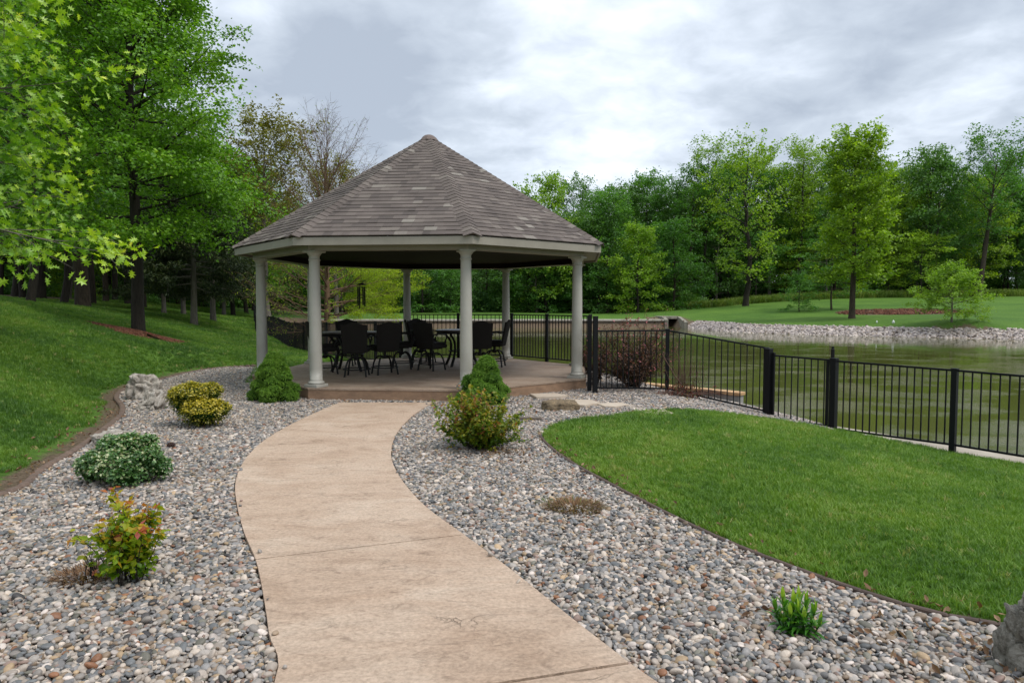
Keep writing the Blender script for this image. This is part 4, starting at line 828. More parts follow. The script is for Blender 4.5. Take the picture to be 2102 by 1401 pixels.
def place_tree(name, meshes, bark, leafm, x, y, rz=0, s=1, sz=1, z=None, **k):
    root = empty(name, (x, y, g1(x, y) if z is None else z), rz, **k); root.scale = (s, s, s*sz)
    tm, cm = meshes[:2]
    for nm, me, mm in (('trunk', tm, bark), ('crown', cm, leafm)):
        if not me.materials: me.materials.append(None)
        o = link(nm, me, None, root); o.material_slots[0].link = 'OBJECT'; o.material_slots[0].material = mm
    return root
LM = {}
LM['oak'] = leaf_mat('oak_leaf', [(0, (.030, .085, .008)), (.35, (.055, .14, .011)), (.7, (.10, .21, .018)), (1, (.19, .30, .03))], .45, .34, gain=1.95)
LM['oak_near'] = leaf_mat('oak_leaf_near', [(0, (.045, .12, .018)), (.3, (.085, .185, .02)), (.65, (.17, .28, .022)), (.9, (.26, .36, .03)), (1, (.36, .40, .05))], .38, .34, spec=.5, gain=1.95)
LM['wood_a'] = leaf_mat('wood_leaf', [(0, (.018, .06, .012)), (.4, (.034, .10, .018)), (.8, (.062, .15, .024)), (1, (.10, .20, .03))], .5, .38, gain=1.95)
LM['wood_b'] = leaf_mat('wood_leaf_yellow', [(0, (.040, .085, .008)), (.4, (.075, .14, .012)), (.8, (.13, .21, .018)), (1, (.20, .28, .03))], .5, .4, gain=2.2)
LM['wood_c'] = leaf_mat('wood_leaf_blue', [(0, (.022, .06, .015)), (.4, (.038, .098, .022)), (.8, (.065, .14, .03)), (1, (.09, .18, .04))], .5, .35, gain=1.95)
LM['light'] = leaf_mat('light_leaf', [(0, (.06, .13, .012)), (.4, (.10, .20, .017)), (.8, (.17, .29, .03)), (1, (.24, .36, .05))], .5, .42, gain=1.5)
LM['brown'] = leaf_mat('bronze_leaf', [(0, (.05, .055, .014)), (.4, (.085, .09, .02)), (.8, (.12, .14, .03)), (1, (.17, .19, .05))], .55, .35, gain=1.95)
LM['conifer'] = leaf_mat('conifer_needle', [(0, (.010, .022, .007)), (.5, (.02, .042, .011)), (1, (.07, .10, .02))], .6, .15)
LM['cyp'] = leaf_mat('cypress_leaf', [(0, (.11, .19, .010)), (.5, (.19, .29, .015)), (1, (.29, .40, .03))], .5, .4, gain=1.35)
print('materials done')
# --- foreground and left lawn trees
rsx = np.random.RandomState
ROUND = [(0, .75), (.25, 1), (.5, .95), (.8, .6), (1, .25)]
def P_(prof, r): return [(a, b*r) for a, b in prof]
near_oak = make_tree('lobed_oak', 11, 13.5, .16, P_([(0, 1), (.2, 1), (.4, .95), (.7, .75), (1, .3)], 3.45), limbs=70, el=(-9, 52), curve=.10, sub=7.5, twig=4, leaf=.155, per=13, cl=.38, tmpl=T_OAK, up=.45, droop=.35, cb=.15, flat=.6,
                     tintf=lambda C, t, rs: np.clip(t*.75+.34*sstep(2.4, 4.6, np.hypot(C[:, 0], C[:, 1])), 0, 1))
print('near oak', near_oak[2])
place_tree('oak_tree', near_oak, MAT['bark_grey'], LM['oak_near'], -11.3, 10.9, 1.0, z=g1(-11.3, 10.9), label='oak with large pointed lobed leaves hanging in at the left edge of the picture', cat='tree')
lawn_oak = make_tree('lawn_oak', 21, 13.8, .185, P_([(0, .78), (.12, .95), (.35, 1), (.6, .80), (.85, .48), (1, .22)], 3.25), limbs=70, el=(-5, 62), curve=.10, sub=8.5, twig=4, leaf=.105, per=34, cl=.36, tmpl=T_DIAM, up=.55, droop=.3, cb=.21, flat=.6, wob=.1)
print('lawn oak', lawn_oak[2])
place_tree('oak_tree', lawn_oak, MAT['bark_dark'], LM['oak'], *PX(284, 687, 20.8)[:2], .4, label='tall young oak with straight trunk standing in a ring of red mulch', cat='tree')
big_oak = make_tree('big_oak', 31, 21, .34, P_([(0, .7), (.2, 1), (.5, .95), (.8, .7), (1, .3)], 7.5), limbs=40, el=(-8, 60), sub=5, twig=4, leaf=.22, per=15, cl=.7, droop=.15, cb=.20)
print('big oak', big_oak[2])
place_tree('oak_tree', big_oak, MAT['bark'], LM['oak'], *PX(170, 636, 35)[:2], 0, label='old oak with the thickest trunk, left of the oak in the mulch ring', cat='tree')
# shared wood trees
W = {}
W['tall'] = make_tree('wood_tall', 41, 22, .25, P_([(0, .55), (.3, .9), (.6, 1), (.85, .75), (1, .4)], 4.6), limbs=34, el=(0, 60), sub=4.5, twig=3, leaf=.30, per=13, cl=.7, cb=.30)
W['tall2'] = make_tree('wood_tall', 42, 20, .22, P_([(0, .7), (.3, 1), (.6, .9), (.85, .7), (1, .3)], 5.2), limbs=36, el=(-5, 55), sub=4.5, twig=3, leaf=.30, per=13, cl=.7, cb=.18)
W['round'] = make_tree('wood_round', 43, 15, .22, P_([(0, .8), (.3, 1), (.6, .9), (.85, .6), (1, .25)], 5.0), limbs=34, el=(-10, 55), sub=4.5, twig=3, leaf=.28, per=15, cl=.62, cb=.10)
W['dense'] = make_tree('wood_dense', 44, 12, .18, P_([(0, .9), (.3, 1), (.6, .8), (.85, .5), (1, .2)], 4.2), limbs=32, el=(-12, 55), sub=5, twig=3, leaf=.26, per=16, cl=.55, cb=.05)
W['thin'] = make_tree('wood_thin', 45, 23, .24, P_([(0, .3), (.4, .8), (.7, 1), (.9, .8), (1, .5)], 4.0), limbs=24, el=(20, 65), sub=4.5, twig=3, leaf=.28, per=9, cl=.65, cb=.42)
W['low'] = make_tree('wood_low', 46, 6.5, .09, P_([(0, 1), (.4, .95), (.8, .5), (1, .25)], 2.9), limbs=22, el=(-8, 50), sub=5, twig=3, leaf=.2, per=14, cl=.45, cb=.08, flat=.35)
W['layer'] = make_tree('wood_layer', 47, 10, .14, P_([(0, .8), (.4, 1), (.8, .7), (1, .3)], 4.4), limbs=20, el=(0, 35), sub=5, twig=3, leaf=.22, per=17, cl=.55, cb=.2, flat=.22, up=1.1)
for k, v in W.items(): print(k, v[2])
def wood(kind, u, v, y, leafk, s=1, sz=1, rz=None, bark='bark_dark', name='tree', xy=None, **k):
    x, yy = xy if xy else PX(u, v, y)[:2]
    return place_tree(name, W[kind], MAT[bark], LM[leafk], x, yy, random.uniform(0, 6.28) if rz is None else rz, s, sz, **k)
random.seed(7)
# --- featured trees across the pond and behind the gazebo
CT = dict(cat='tree')
walnut = make_tree('spreading_tree', 51, 17.6, .36, P_([(0, .55), (.2, .55), (.42, .7), (.6, 1.1), (.85, 1), (1, .6)], 6.4), limbs=27, el=(2, 62), curve=.25, sub=4.2, twig=3, leaf=.30, per=9, cl=.55, cb=.17, wob=.45, flat=.4)
place_tree('tree', walnut, MAT['bark_dark'], LM['wood_b'], *PX(1530, 626, 85)[:2], .6, label='tall spreading yellow green tree with open upper limbs across the pond', **CT)
hick = make_tree('column_tree', 52, 14.8, .26, P_([(0, .62), (.2, .82), (.45, .78), (.65, .75), (.82, 1.15), (1, .6)], 3.5), limbs=50, el=(-6, 68), curve=.2, sub=5, twig=4, leaf=.24, per=18, cl=.5, cb=.20, wob=.08, flat=.4)
place_tree('tree', hick, MAT['bark'], LM['wood_b'], *PX(1748, 653, 60)[:2], 2.0, label='tall yellow green tree nearest the far bank, standing left of the big mulch patch', **CT)
lean = make_tree('lean_tree', 53, 20, .36, P_([(0, .3), (.4, .8), (.7, 1), (.9, .9), (1, .5)], 6.2), limbs=26, el=(15, 62), sub=4.2, twig=3, leaf=.30, per=10, cl=.65, cb=.42, lean=(.10, 0), wob=.05)
place_tree('tree', lean, MAT['bark'], LM['wood_a'], *PX(2008, 608, 93)[:2], 0, label='tall leaning tree with long bare trunk at the far right wood edge', **CT)
lawn_small = make_tree('young_oak', 54, 3.75, .07, P_([(0, 1), (.3, 1), (.6, .7), (1, .2)], 2.15), limbs=34, el=(-6, 55), sub=6.5, twig=4, leaf=.13, per=17, cl=.26, cb=.20, wob=.05)
place_tree('tree', lawn_small, MAT['bark_grey'], LM['light'], *PX(1953, 656, 50)[:2], .3, label='small light green tree alone on the lawn across the pond, right of the mulch patch', **CT)
wood('dense', 1308, 640, 86, 'light', .92, 1.0, .5, label='light green tree rising in front of the wood, left of the culvert', **CT)
wood('thin', 1440, 632, 101, 'wood_b', 1.02, 1.02, 1, label='tall thin tree left of the spreading tree with sparse top against the sky', **CT)
wood('thin', 1635, 611, 100, 'wood_b', 1.0, .98, 2.6, label='tall sparse tree between the spreading tree and the column shaped tree', **CT)
wood('round', 1120, 641, 92, 'light', 1.02, 1.16, 2, label='light green crown rising behind the right slope of the gazebo roof', **CT)
wood('low', 1640, 640, 72, 'wood_a', .62, 1.0, 2, label='slim young tree with thin trunk on the far lawn right of the spreading tree', **CT)
wood('layer', 1706, 642, 73, 'wood_a', .75, 1.05, 1, bark='bark', label='young tree with a straight thin trunk left of the tree nearest the far bank', **CT)
wood('layer', 1890, 606, 94, 'wood_b', .95, .9, 3, label='low layered light green tree at the wood edge above the small lawn tree', **CT)
wood('round', 1905, 608, 99, 'wood_c', 1.15, 1.2, 3, label='broad dark green tree behind the layered tree at the wood edge', **CT)
wood('round', 478, 641, 62, 'oak', .92, .98, 2, label='mid green tree behind the right side of the mulch ring oak', **CT)
wood('round', 505, 641, 70, 'oak', .95, 1.0, 1.3, label='mid green tree at the wood edge just left of the gazebo roof', **CT)
wood('tall2', 450, 641, 74, 'light', .8, 1.0, 1.3, label='taller light green tree showing right of the mulch ring oak', **CT)
bronze = make_tree('bronze_oak', 55, 16.5, .30, P_([(0, .5), (.4, .9), (.7, 1), (1, .5)], 5.2), limbs=34, el=(5, 62), sub=5, twig=4, leaf=.22, per=14, cl=.55, cb=.30)
place_tree('tree', bronze, MAT['bark_grey'], LM['brown'], *PX(549, 641, 60)[:2], 0, label='bronze green open oak with grey trunk behind the left column of the gazebo', **CT)
place_tree('tree', bronze, MAT['bark_grey'], LM['brown'], *PX(690, 641, 72)[:2], 2.2, .92, label='bronze green oak showing over the left slope of the gazebo roof', **CT)
# tree with bare fanned branches just behind the gazebo; leafy only low on the right
def cyp_keep(C, rs): return ((C[:, 2] < 4.1) & (C[:, 0] > .3) & (rs.rand(len(C)) < .8)) | ((C[:, 0] < -.3) & (C[:, 2] < 5.5) & (rs.rand(len(C)) < .05)) | (rs.rand(len(C)) < .003)
cyp = make_tree('bare_tree', 61, 8.2, .135, P_([(0, 1), (.3, .9), (.6, .8), (.85, .75), (1, .5)], 3.0), limbs=70, el=(-2, 70), curve=.42, sub=8.5, twig=6, leaf=.075, per=54, cl=.27, tmpl=T_LONG, up=.5, droop=.3, cb=.13, keep=cyp_keep, wob=.05, subang=34, sublen=.6, flat=.3, topr=.1)
place_tree('tree', cyp, MAT['bark_red'], LM['cyp'], *PX(672, 700, 27)[:2], .15, z=-.15, label='tree of bare fanned twigs with yellow green fronds low on its right, behind the gazebo', **CT)
# dark low pines
pine = make_tree('pine', 62, 7.2, .16, P_([(0, 1), (.3, .95), (.6, .7), (1, .1)], 2.6), limbs=44, el=(-12, 35), sub=6, twig=4, leaf=.18, per=44, cl=.32, tmpl=T_LONG, cb=.27, up=.2, wob=.06)
for (u, v, y, s, lab) in ((398, 667, 32, 1.0, 'dark pine with slender trunk right of the mulch ring oak, nearest of the pines'), (437, 657, 38, 1.0, 'dark pine standing just left of the inlet fence'), (336, 640, 46, 1.0, 'dark pine behind the mulch ring oak, leftmost of the pines'), (376, 638, 50, 1.1, 'dark pine between the two nearer pines, farther back'), (459, 641, 60, 1.1, 'dark pine farthest back beside the inlet')):
    place_tree('pine_tree', pine, MAT['bark_grey'], LM['conifer'], *PX(u, v, y)[:2], random.uniform(0, 6), s, group='dark pines on the left slope', label=lab, **CT)
# left wood: trunks one can tell apart
for (u, v, y, kd, s, lf, lab) in ((132, 622, 41, 'tall2', .95, 'wood_a', 'slim dark tree just left of the thickest trunk'), (190, 621, 47, 'thin', .9, 'wood_a', 'slim brown tree just right of the thickest trunk'), (82, 609, 46, 'tall', 1.35, 'wood_a', 'stout dark tree at the crest of the left lawn'),
                                  (46, 609, 48, 'tall2', .9, 'wood_b', 'dark tree left of the stout tree on the crest'), (31, 609, 50, 'thin', 1.0, 'wood_a', 'thin grey tree at the far left of the crest'), (262, 622, 56, 'tall', 1.0, 'wood_a', 'dark tree seen just left of the mulch ring oak'), (236, 620, 62, 'thin', 1.0, 'wood_a', 'thin dark tree in the wood between the thickest trunk and the mulch ring oak')):
    wood(kd, u, v, y, lf, s, 1.0, label=lab, **CT)
# --- wood rows
def rows(u0, u1, d0, d1, n, kinds, leafs, lab, grp, hs=(0.85, 1.1)):
    rs = random.Random(int(u0+d0)); 
    for i in range(n):
        u = u0+(u1-u0)*(i+rs.uniform(.1, .9))/n; y = rs.uniform(d0, d1); s = rs.uniform(*hs); wood(rs.choice(kinds), u, 620, y, rs.choice(leafs), s, rs.uniform(.92, 1.08), bark=rs.choice(['bark', 'bark_dark', 'bark_dark', 'bark_grey']), label=lab, group=grp, **CT)
LR = 'leafy green tree in the dense wood across the pond, right of the gazebo'; LB = 'leafy green tree in the wood behind the gazebo'; LL = 'leafy dark trunked tree in the wood up the left slope'
GRr, GRb, GRl = 'trees of the wood across the pond', 'trees of the wood behind the gazebo', 'trees of the left wood'
rows(1400, 2260, 99, 106, 22, ['tall', 'tall2', 'tall', 'round', 'tall2', 'layer'], ['wood_a', 'wood_a', 'wood_c', 'wood_b'], LR, GRr, (.75, 1.02))
rows(1380, 2260, 107, 116, 17, ['tall', 'tall2', 'tall', 'thin'], ['wood_a', 'wood_c', 'wood_a', 'wood_b'], LR, GRr, (.95, 1.12))
rows(1400, 2260, 118, 130, 14, ['tall', 'tall2', 'thin', 'round'], ['wood_a', 'wood_c'], LR, GRr, (.9, 1.05))
rows(1180, 1400, 90, 99, 7, ['dense', 'round', 'dense'], ['wood_a', 'wood_a', 'wood_c'], LR, GRr, (.85, 1.1))
rows(1170, 1420, 101, 112, 7, ['tall2', 'tall', 'round'], ['wood_a', 'wood_c', 'wood_a'], LR, GRr, (.85, .98))
rows(1180, 1400, 114, 124, 6, ['tall', 'tall2'], ['wood_c', 'wood_a'], LR, GRr, (.85, .95))
rows(520, 1180, 91, 96, 15, ['dense', 'round', 'dense', 'low'], ['wood_a', 'wood_c', 'wood_a'], LB, GRb, (.75, 1.0))
rows(440, 1180, 98, 106, 12, ['round', 'tall2', 'round'], ['wood_a', 'wood_c', 'wood_a'], LB, GRb, (.7, .9))
rows(420, 1180, 110, 122, 10, ['tall2', 'round'], ['wood_a', 'wood_c'], LB, GRb, (.65, .8))
rows(330, 540, 76, 92, 7, ['dense', 'round', 'tall2', 'dense'], ['wood_a', 'wood_a', 'wood_b'], LB, GRb, (.7, .95))
rows(-140, 320, 52, 62, 8, ['tall', 'tall2', 'tall'], ['wood_a', 'wood_b', 'wood_a'], LL, GRl, (.85, 1.0))
rows(-140, 430, 66, 80, 12, ['tall2', 'dense', 'tall', 'round'], ['wood_a', 'wood_b', 'wood_a'], LL, GRl, (.85, 1.05))
rows(-140, 430, 84, 100, 12, ['dense', 'dense', 'round', 'tall2'], ['wood_a', 'wood_c'], LL, GRl, (.9, 1.1))
# trees flanking the view on the left and behind the camera side of the wood, which the lawn stands in the shade of
for (x, y, k_, s) in ((-24, 20, 'tall2', .9), (-30, 32, 'tall', 1.0), (-19, 27, 'tall2', .7)): wood(k_, 0, 0, 0, 'wood_a', s, 1, xy=(x, y), label=LL, group=GRl, **CT)
# --- undergrowth, tall grass, deep wood
def clump_variants(m, n, rad, nleaf, size, seed, flat=.7):
    out = []
    for k in range(n):
        rs = np.random.RandomState(seed+k); Cc = nrm(rs.normal(size=(nleaf, 3)))*rs.uniform(.35, 1, (nleaf, 1))**.6*rad*np.array([1, 1, flat]); lob = rs.normal(0, .35, (6, 3))*rad; Cc += lob[rs.randint(0, 6, nleaf)]
        V, F_, tn = leaves(Cc, size, rs, T_DIAM, .6, nrm(Cc+1e-6), .5, .2); out.append(unlinked('leaf_clump', np_mesh('leaf_clump', V, F_, False), m))
    return out
def deep():
    rs = np.random.RandomState(77); m = leaf_mat('undergrowth_leaf', [(0, (.016, .052, .012)), (.5, (.034, .095, .018)), (1, (.07, .15, .025))], .55, .3, inst=True, gain=1.9)
    cv = clump_variants(m, 5, 1.0, 420, .22, 5)
    P = []; 
    def belt(u0, u1, d0, d1, n, z0, z1, s0, s1):
        u = rs.uniform(u0, u1, n); y = rs.uniform(d0, d1, n); x = (u-1050.5)/F*y; z = gz(x, y)+rs.uniform(0, 1, n)**1.3*(z1-z0)+z0; s = rs.uniform(s0, s1, n); P.append(np.stack([x, y, z, s], -1))
    belt(1140, 1440, 94, 99, 110, .2, 1.5, .7, 1.3); belt(470, 1180, 93, 98, 300, .2, 2.2, .7, 1.4)
    belt(1380, 2300, 112, 122, 260, .2, 2.6, .8, 1.7); belt(-200, 480, 84, 104, 240, .2, 4, .9, 1.8); belt(-200, 330, 62, 80, 60, .1, .8, .5, .9)
    P_all = np.concatenate(P); n = len(P_all); s = P_all[:, 3:4]
    scatter('undergrowth', P_all[:, :3], np.stack([rs.normal(0, .3, n), rs.normal(0, .3, n), rs.uniform(0, 6.28, n)], -1), np.repeat(s, 3, 1), rs.rand(n), rs.randint(0, 5, n), cv, label='leafy brush filling the foot of the woods', cat='undergrowth')
    P.clear(); belt(380, 1420, 128, 150, 520, .5, 15, 2.0, 3.6); belt(1400, 2020, 134, 155, 420, 1.5, 17, 2.0, 3.6); belt(2020, 2350, 134, 155, 110, 7, 18, 2.0, 3.4); belt(-260, 400, 108, 135, 420, .5, 20, 2.0, 3.6)
    P_all = np.concatenate(P); n = len(P_all); s = P_all[:, 3:4]
    cv2 = clump_variants(m, 4, 1.0, 520, .15, 25)
    scatter('far_wood', P_all[:, :3], np.stack([rs.normal(0, .3, n), rs.normal(0, .3, n), rs.uniform(0, 6.28, n)], -1), np.repeat(s, 3, 1), rs.rand(n), rs.randint(0, 4, n), cv2, label='far mass of foliage deep inside the woods', cat='woods')
    gm = leaf_mat('tall_grass', [(0, (.05, .11, .014)), (.5, (.10, .19, .025)), (1, (.20, .27, .07))], .6, .35, inst=True); tv = tuft_variants(gm, 3, 26, 60)
    n = 9000; u = rs.uniform(1230, 2300, n); y = rs.uniform(91, 97, n)+np.where(u > 1500, 2.5, 0); y = np.where(u < 1420, rs.uniform(93, 99, n), y); x = (u-1050.5)/F*y; z = gz(x, y)-.02; s = rs.uniform(.5, 1.0, n)
    scatter('tall_grass', np.stack([x, y, z], -1), np.stack([rs.normal(0, .1, n), rs.normal(0, .1, n), rs.uniform(0, 6.28, n)], -1), np.stack([s*.9, s*.9, s*1.1], -1), rs.rand(n), rs.randint(0, 3, n), tv, label='unmown grass along the edge of the wood across the pond', cat='grass')
deep()
# ------------------------------------------------------------------ shrubs in the beds
def make_bush(name, loc, lobes, n, size, lm, seed, tmpl=T_DIAM, up=.4, shell=.55, core=0, stemm=None, stems=14, tintf=None, outw=.7, lab='', cat='shrub', jitter=.06, droop=0, rz=0, szv=.3):
    rs = np.random.RandomState(seed); L = np.array(lobes, float); wt = L[:, 3]*L[:, 4]*L[:, 5]; wt = wt**.67; wt /= wt.sum(); idx = rs.choice(len(L), n, p=wt)
    D = nrm(rs.normal(size=(n, 3))); D[:, 2] = np.where(rs.rand(n) < .65, np.abs(D[:, 2]), D[:, 2]); r = rs.uniform(shell, 1.0, n)**.8
    # bumpy outline
    K = nrm(rs.normal(size=(26, 3))); bump = 1+jitter*3*np.max(np.maximum(0, (D @ K.T))**12*rs.uniform(-.3, 1, 26), axis=1)
    Cc = L[idx, :3]+D*L[idx, 3:6]*(r*bump)[:, None]+rs.normal(0, jitter*.25, (n, 3))*L[idx, 3:4]
    k = Cc[:, 2] > .01; Cc, D, r = Cc[k], D[k], r[k]; idx = idx[k]; t = (rs.uniform(0, 1, len(Cc)) if tintf is None else tintf(Cc, r, D, rs))+rs.normal(0, .10, len(L))[idx]
    V, F_, tn = leaves(Cc, size, rs, tmpl, up, D, outw, droop, t, szv=szv); root = empty(name, loc, rz, label=lab, cat=cat)
    link('foliage', np_mesh('foliage', V, F_, False, {'tint': ('FLOAT', tn)}), lm, root)
    po, ra, si = [], [], []
    for i in range(stems):
        l = L[rs.randint(len(L))]; e = l[:3]+nrm(rs.normal(size=3))*l[3:6]*.85; e[2] = max(e[2], .08); b = np.array([rs.normal(0, .02), rs.normal(0, .02), -.03]); m = (b+e)/2+rs.normal(0, .02, 3); m[2] -= .0; po.append(np.array([b, b*.5+m*.5+[0, 0, .02], m, (m+e)/2, e])); ra.append(np.linspace(.007, .0015, 5)*(1+size*6)); si.append(5)
    tv, tf = tubes(po, ra, si); link('stems', np_mesh('stems', tv, tf, True), stemm or MAT['bark_dark'], root)
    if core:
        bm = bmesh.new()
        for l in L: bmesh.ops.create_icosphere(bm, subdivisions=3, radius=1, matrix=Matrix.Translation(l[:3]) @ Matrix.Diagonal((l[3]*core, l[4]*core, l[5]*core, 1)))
        me = bpy.data.meshes.new('inner_core'); bm.to_mesh(me); bm.free(); link('inner_core', me, core_m, root)
    return root
core_m = mat('dark_core', (.012, .035, .006), .95, .1)  # dark opaque core put inside the foliage to block see-through
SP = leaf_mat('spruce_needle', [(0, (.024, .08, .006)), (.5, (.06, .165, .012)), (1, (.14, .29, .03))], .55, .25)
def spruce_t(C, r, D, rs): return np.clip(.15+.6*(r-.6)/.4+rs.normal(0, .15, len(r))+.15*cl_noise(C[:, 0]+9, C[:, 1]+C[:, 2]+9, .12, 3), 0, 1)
def lumps(seed, h, R0, n, sz):
    rs = np.random.RandomState(seed); out = []
    for i in range(n):
        t = (i+.3)/n; z = h*t*.90; rr = R0*(1-t**2.0)*rs.uniform(.62, .86); a = i*2.4+rs.normal(0, .3); q = sz*rs.uniform(.85, 1.35)*(1-.25*t); out.append((rr*math.cos(a), rr*math.sin(a), max(z, q*.6), q, q, q*.9))
    out += [(0, 0, h*.22, R0*.70, R0*.70, h*.24), (0, 0, h*.5, R0*.58, R0*.58, h*.28), (0, 0, h*.74, R0*.38, R0*.38, h*.2)]; return out
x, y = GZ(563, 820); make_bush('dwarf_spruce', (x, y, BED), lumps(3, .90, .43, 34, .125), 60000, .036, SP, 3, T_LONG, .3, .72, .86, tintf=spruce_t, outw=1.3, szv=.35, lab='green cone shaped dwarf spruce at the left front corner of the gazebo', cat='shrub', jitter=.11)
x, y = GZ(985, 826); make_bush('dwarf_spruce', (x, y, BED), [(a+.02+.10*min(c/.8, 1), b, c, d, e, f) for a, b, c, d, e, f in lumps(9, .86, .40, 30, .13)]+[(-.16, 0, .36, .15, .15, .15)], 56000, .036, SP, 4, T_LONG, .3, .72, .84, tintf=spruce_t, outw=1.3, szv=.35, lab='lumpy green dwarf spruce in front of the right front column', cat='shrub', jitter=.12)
GO = leaf_mat('golden_leaf', [(0, (.035, .07, .006)), (.35, (.12, .15, .008)), (.7, (.28, .275, .013)), (1, (.50, .45, .045))], .35, .3, spec=.6)
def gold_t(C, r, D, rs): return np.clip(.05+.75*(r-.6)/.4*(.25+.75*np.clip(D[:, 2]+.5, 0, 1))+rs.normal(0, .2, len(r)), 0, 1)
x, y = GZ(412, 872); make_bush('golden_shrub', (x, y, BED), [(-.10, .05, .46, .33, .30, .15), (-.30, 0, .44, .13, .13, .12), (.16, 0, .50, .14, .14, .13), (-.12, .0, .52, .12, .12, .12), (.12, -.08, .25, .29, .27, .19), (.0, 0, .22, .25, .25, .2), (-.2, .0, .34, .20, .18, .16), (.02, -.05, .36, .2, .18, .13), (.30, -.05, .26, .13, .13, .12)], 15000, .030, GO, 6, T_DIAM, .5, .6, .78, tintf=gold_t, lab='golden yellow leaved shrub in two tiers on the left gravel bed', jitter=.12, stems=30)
VG = leaf_mat('variegated_leaf', [(0, (.035, .105, .028)), (.45, (.07, .18, .05)), (.7, (.12, .26, .08)), (.8, (.24, .33, .18)), (1, (.42, .50, .32))], .3, .25, spec=.6)
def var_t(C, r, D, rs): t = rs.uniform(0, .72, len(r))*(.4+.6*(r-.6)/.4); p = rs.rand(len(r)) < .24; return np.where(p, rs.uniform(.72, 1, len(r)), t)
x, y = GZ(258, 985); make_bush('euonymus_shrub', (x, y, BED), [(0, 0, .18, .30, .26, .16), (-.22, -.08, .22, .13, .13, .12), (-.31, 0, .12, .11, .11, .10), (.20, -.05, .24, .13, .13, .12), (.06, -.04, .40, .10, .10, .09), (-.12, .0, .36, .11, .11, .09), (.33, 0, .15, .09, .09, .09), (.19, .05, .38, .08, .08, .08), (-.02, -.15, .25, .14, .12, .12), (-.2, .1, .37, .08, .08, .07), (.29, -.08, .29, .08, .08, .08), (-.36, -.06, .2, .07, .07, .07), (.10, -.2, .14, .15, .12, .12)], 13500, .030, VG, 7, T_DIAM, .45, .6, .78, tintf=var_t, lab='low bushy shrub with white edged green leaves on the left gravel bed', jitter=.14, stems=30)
SR = leaf_mat('spirea_leaf', [(0, (.045, .12, .008)), (.3, (.11, .24, .010)), (.6, (.24, .34, .014)), (.8, (.42, .30, .03)), (.92, (.38, .14, .04)), (1, (.34, .10, .10))], .45, .45)
def twig_bush(name, loc, seed, stems, h, spread, leaf, per, lm, lab, ang=(.2, .9), z_red=.6, nshoot=5, lean=(0, 0), tmpl=T_DIAM, rmin=.0012):
    rs = np.random.RandomState(seed); po, ra, si, C, O, TT = [], [], [], [], [], []
    for i in range(stems):
        a = rs.uniform(0, 6.28); e = rs.uniform(*ang); L = h*rs.uniform(.6, 1.08); b = np.array([rs.normal(0, .035), rs.normal(0, .035), -.02]); d = np.array([math.cos(a)*e*spread+lean[0], math.sin(a)*e*spread+lean[1], 1.0]); d /= np.linalg.norm(d)*1; P = [b]
        for k in range(6): d = nrm(d+rs.normal(0, .10, 3)+[0, 0, .03]); P.append(P[-1]+d*L/6)
        P = np.array(P); po.append(P); ra.append(np.linspace(.0045, rmin, 7)); si.append(5)
        for j in range(nshoot):
            s = rs.uniform(.2, .95)*6; k0 = int(s); p = P[k0]+(P[min(k0+1, 6)]-P[k0])*(s-k0); d2 = nrm(d+rs.normal(0, .7, 3)); L2 = h*rs.uniform(.12, .30); Q = np.array([p, p+d2*L2*.5, p+nrm(d2+[0, 0, .4])*L2]); po.append(Q); ra.append(np.array([.002, .0015, .001])); si.append(4)
            w = rs.uniform(.15, 1.0, per); q = np.where(w[:, None] < .5, Q[0]+(Q[1]-Q[0])*w[:, None]*2, Q[1]+(Q[2]-Q[1])*(w[:, None]-.5)*2); C.append(q+rs.normal(0, leaf*.12, (per, 3))); O.append(nrm(rs.normal(size=(per, 3))+d2*1.0)); base = rs.normal(0, .16); TT.append(.12+.45*w+base+.35*(p[2]/h)**2*z_red)
        w = rs.uniform(.35, 1.0, per*2); q = np.array([[np.interp(x*6, range(7), P[:, c]) for c in range(3)] for x in w]); C.append(q); O.append(nrm(rs.normal(size=(per*2, 3)))); TT.append(.1+.6*w*z_red+rs.normal(0, .1, per*2))
    C = np.concatenate(C); O = np.concatenate(O); TT = np.concatenate(TT)+rs.normal(0, .08, len(C)); k = C[:, 2] > .01
    root = empty(name, loc, 0, label=lab, cat='shrub')
    if leaf: V, F_, tn = leaves(C[k], leaf, rs, tmpl, .7, O[k], .5, .1, TT[k]); link('foliage', np_mesh('foliage', V, F_, False, {'tint': ('FLOAT', tn)}), lm, root)
    tv, tf = tubes(po, ra, si); link('stems', np_mesh('stems', tv, tf, True), MAT['bark_dark'], root); return root
x, y = GZ(262, 1190); twig_bush('spirea_shrub', (x, y, BED), 3, 24, .56, .70, .046, 9, SR, 'small spirea with yellow green and orange leaves, nearest shrub on the left bed', ang=(.0, .6), z_red=1.15, lean=(-.02, -.0))
x, y = GZ(985, 918); twig_bush('spirea_shrub', (x, y, BED), 8, 84, .74, 1.35, .040, 12, leaf_mat('spirea_leaf_dark', [(0, (.035, .09, .008)), (.3, (.085, .18, .012)), (.55, (.17, .22, .016)), (.72, (.30, .27, .028)), (.84, (.27, .12, .04)), (1, (.20, .07, .05))], .45, .4), 'round green and reddish spirea on the right bed in front of the gazebo', ang=(.1, 1.0), z_red=.8, nshoot=7)
BR = leaf_mat('weigela_leaf', [(0, (.03, .028, .014)), (.35, (.07, .04, .028)), (.6, (.12, .07, .05)), (.78, (.17, .085, .075)), (.86, (.34, .085, .13)), (1, (.46, .18, .23))], .5, .25)
x, y = 2.5, 13.95; twig_bush('weigela_shrub', (x, y, g1(x, y)), 12, 130, 1.42, 1.0, .040, 8, BR, 'dark maroon shrub with pink flowers behind the fence beside the gazebo', ang=(.1, 1.7), z_red=1.0, nshoot=8)
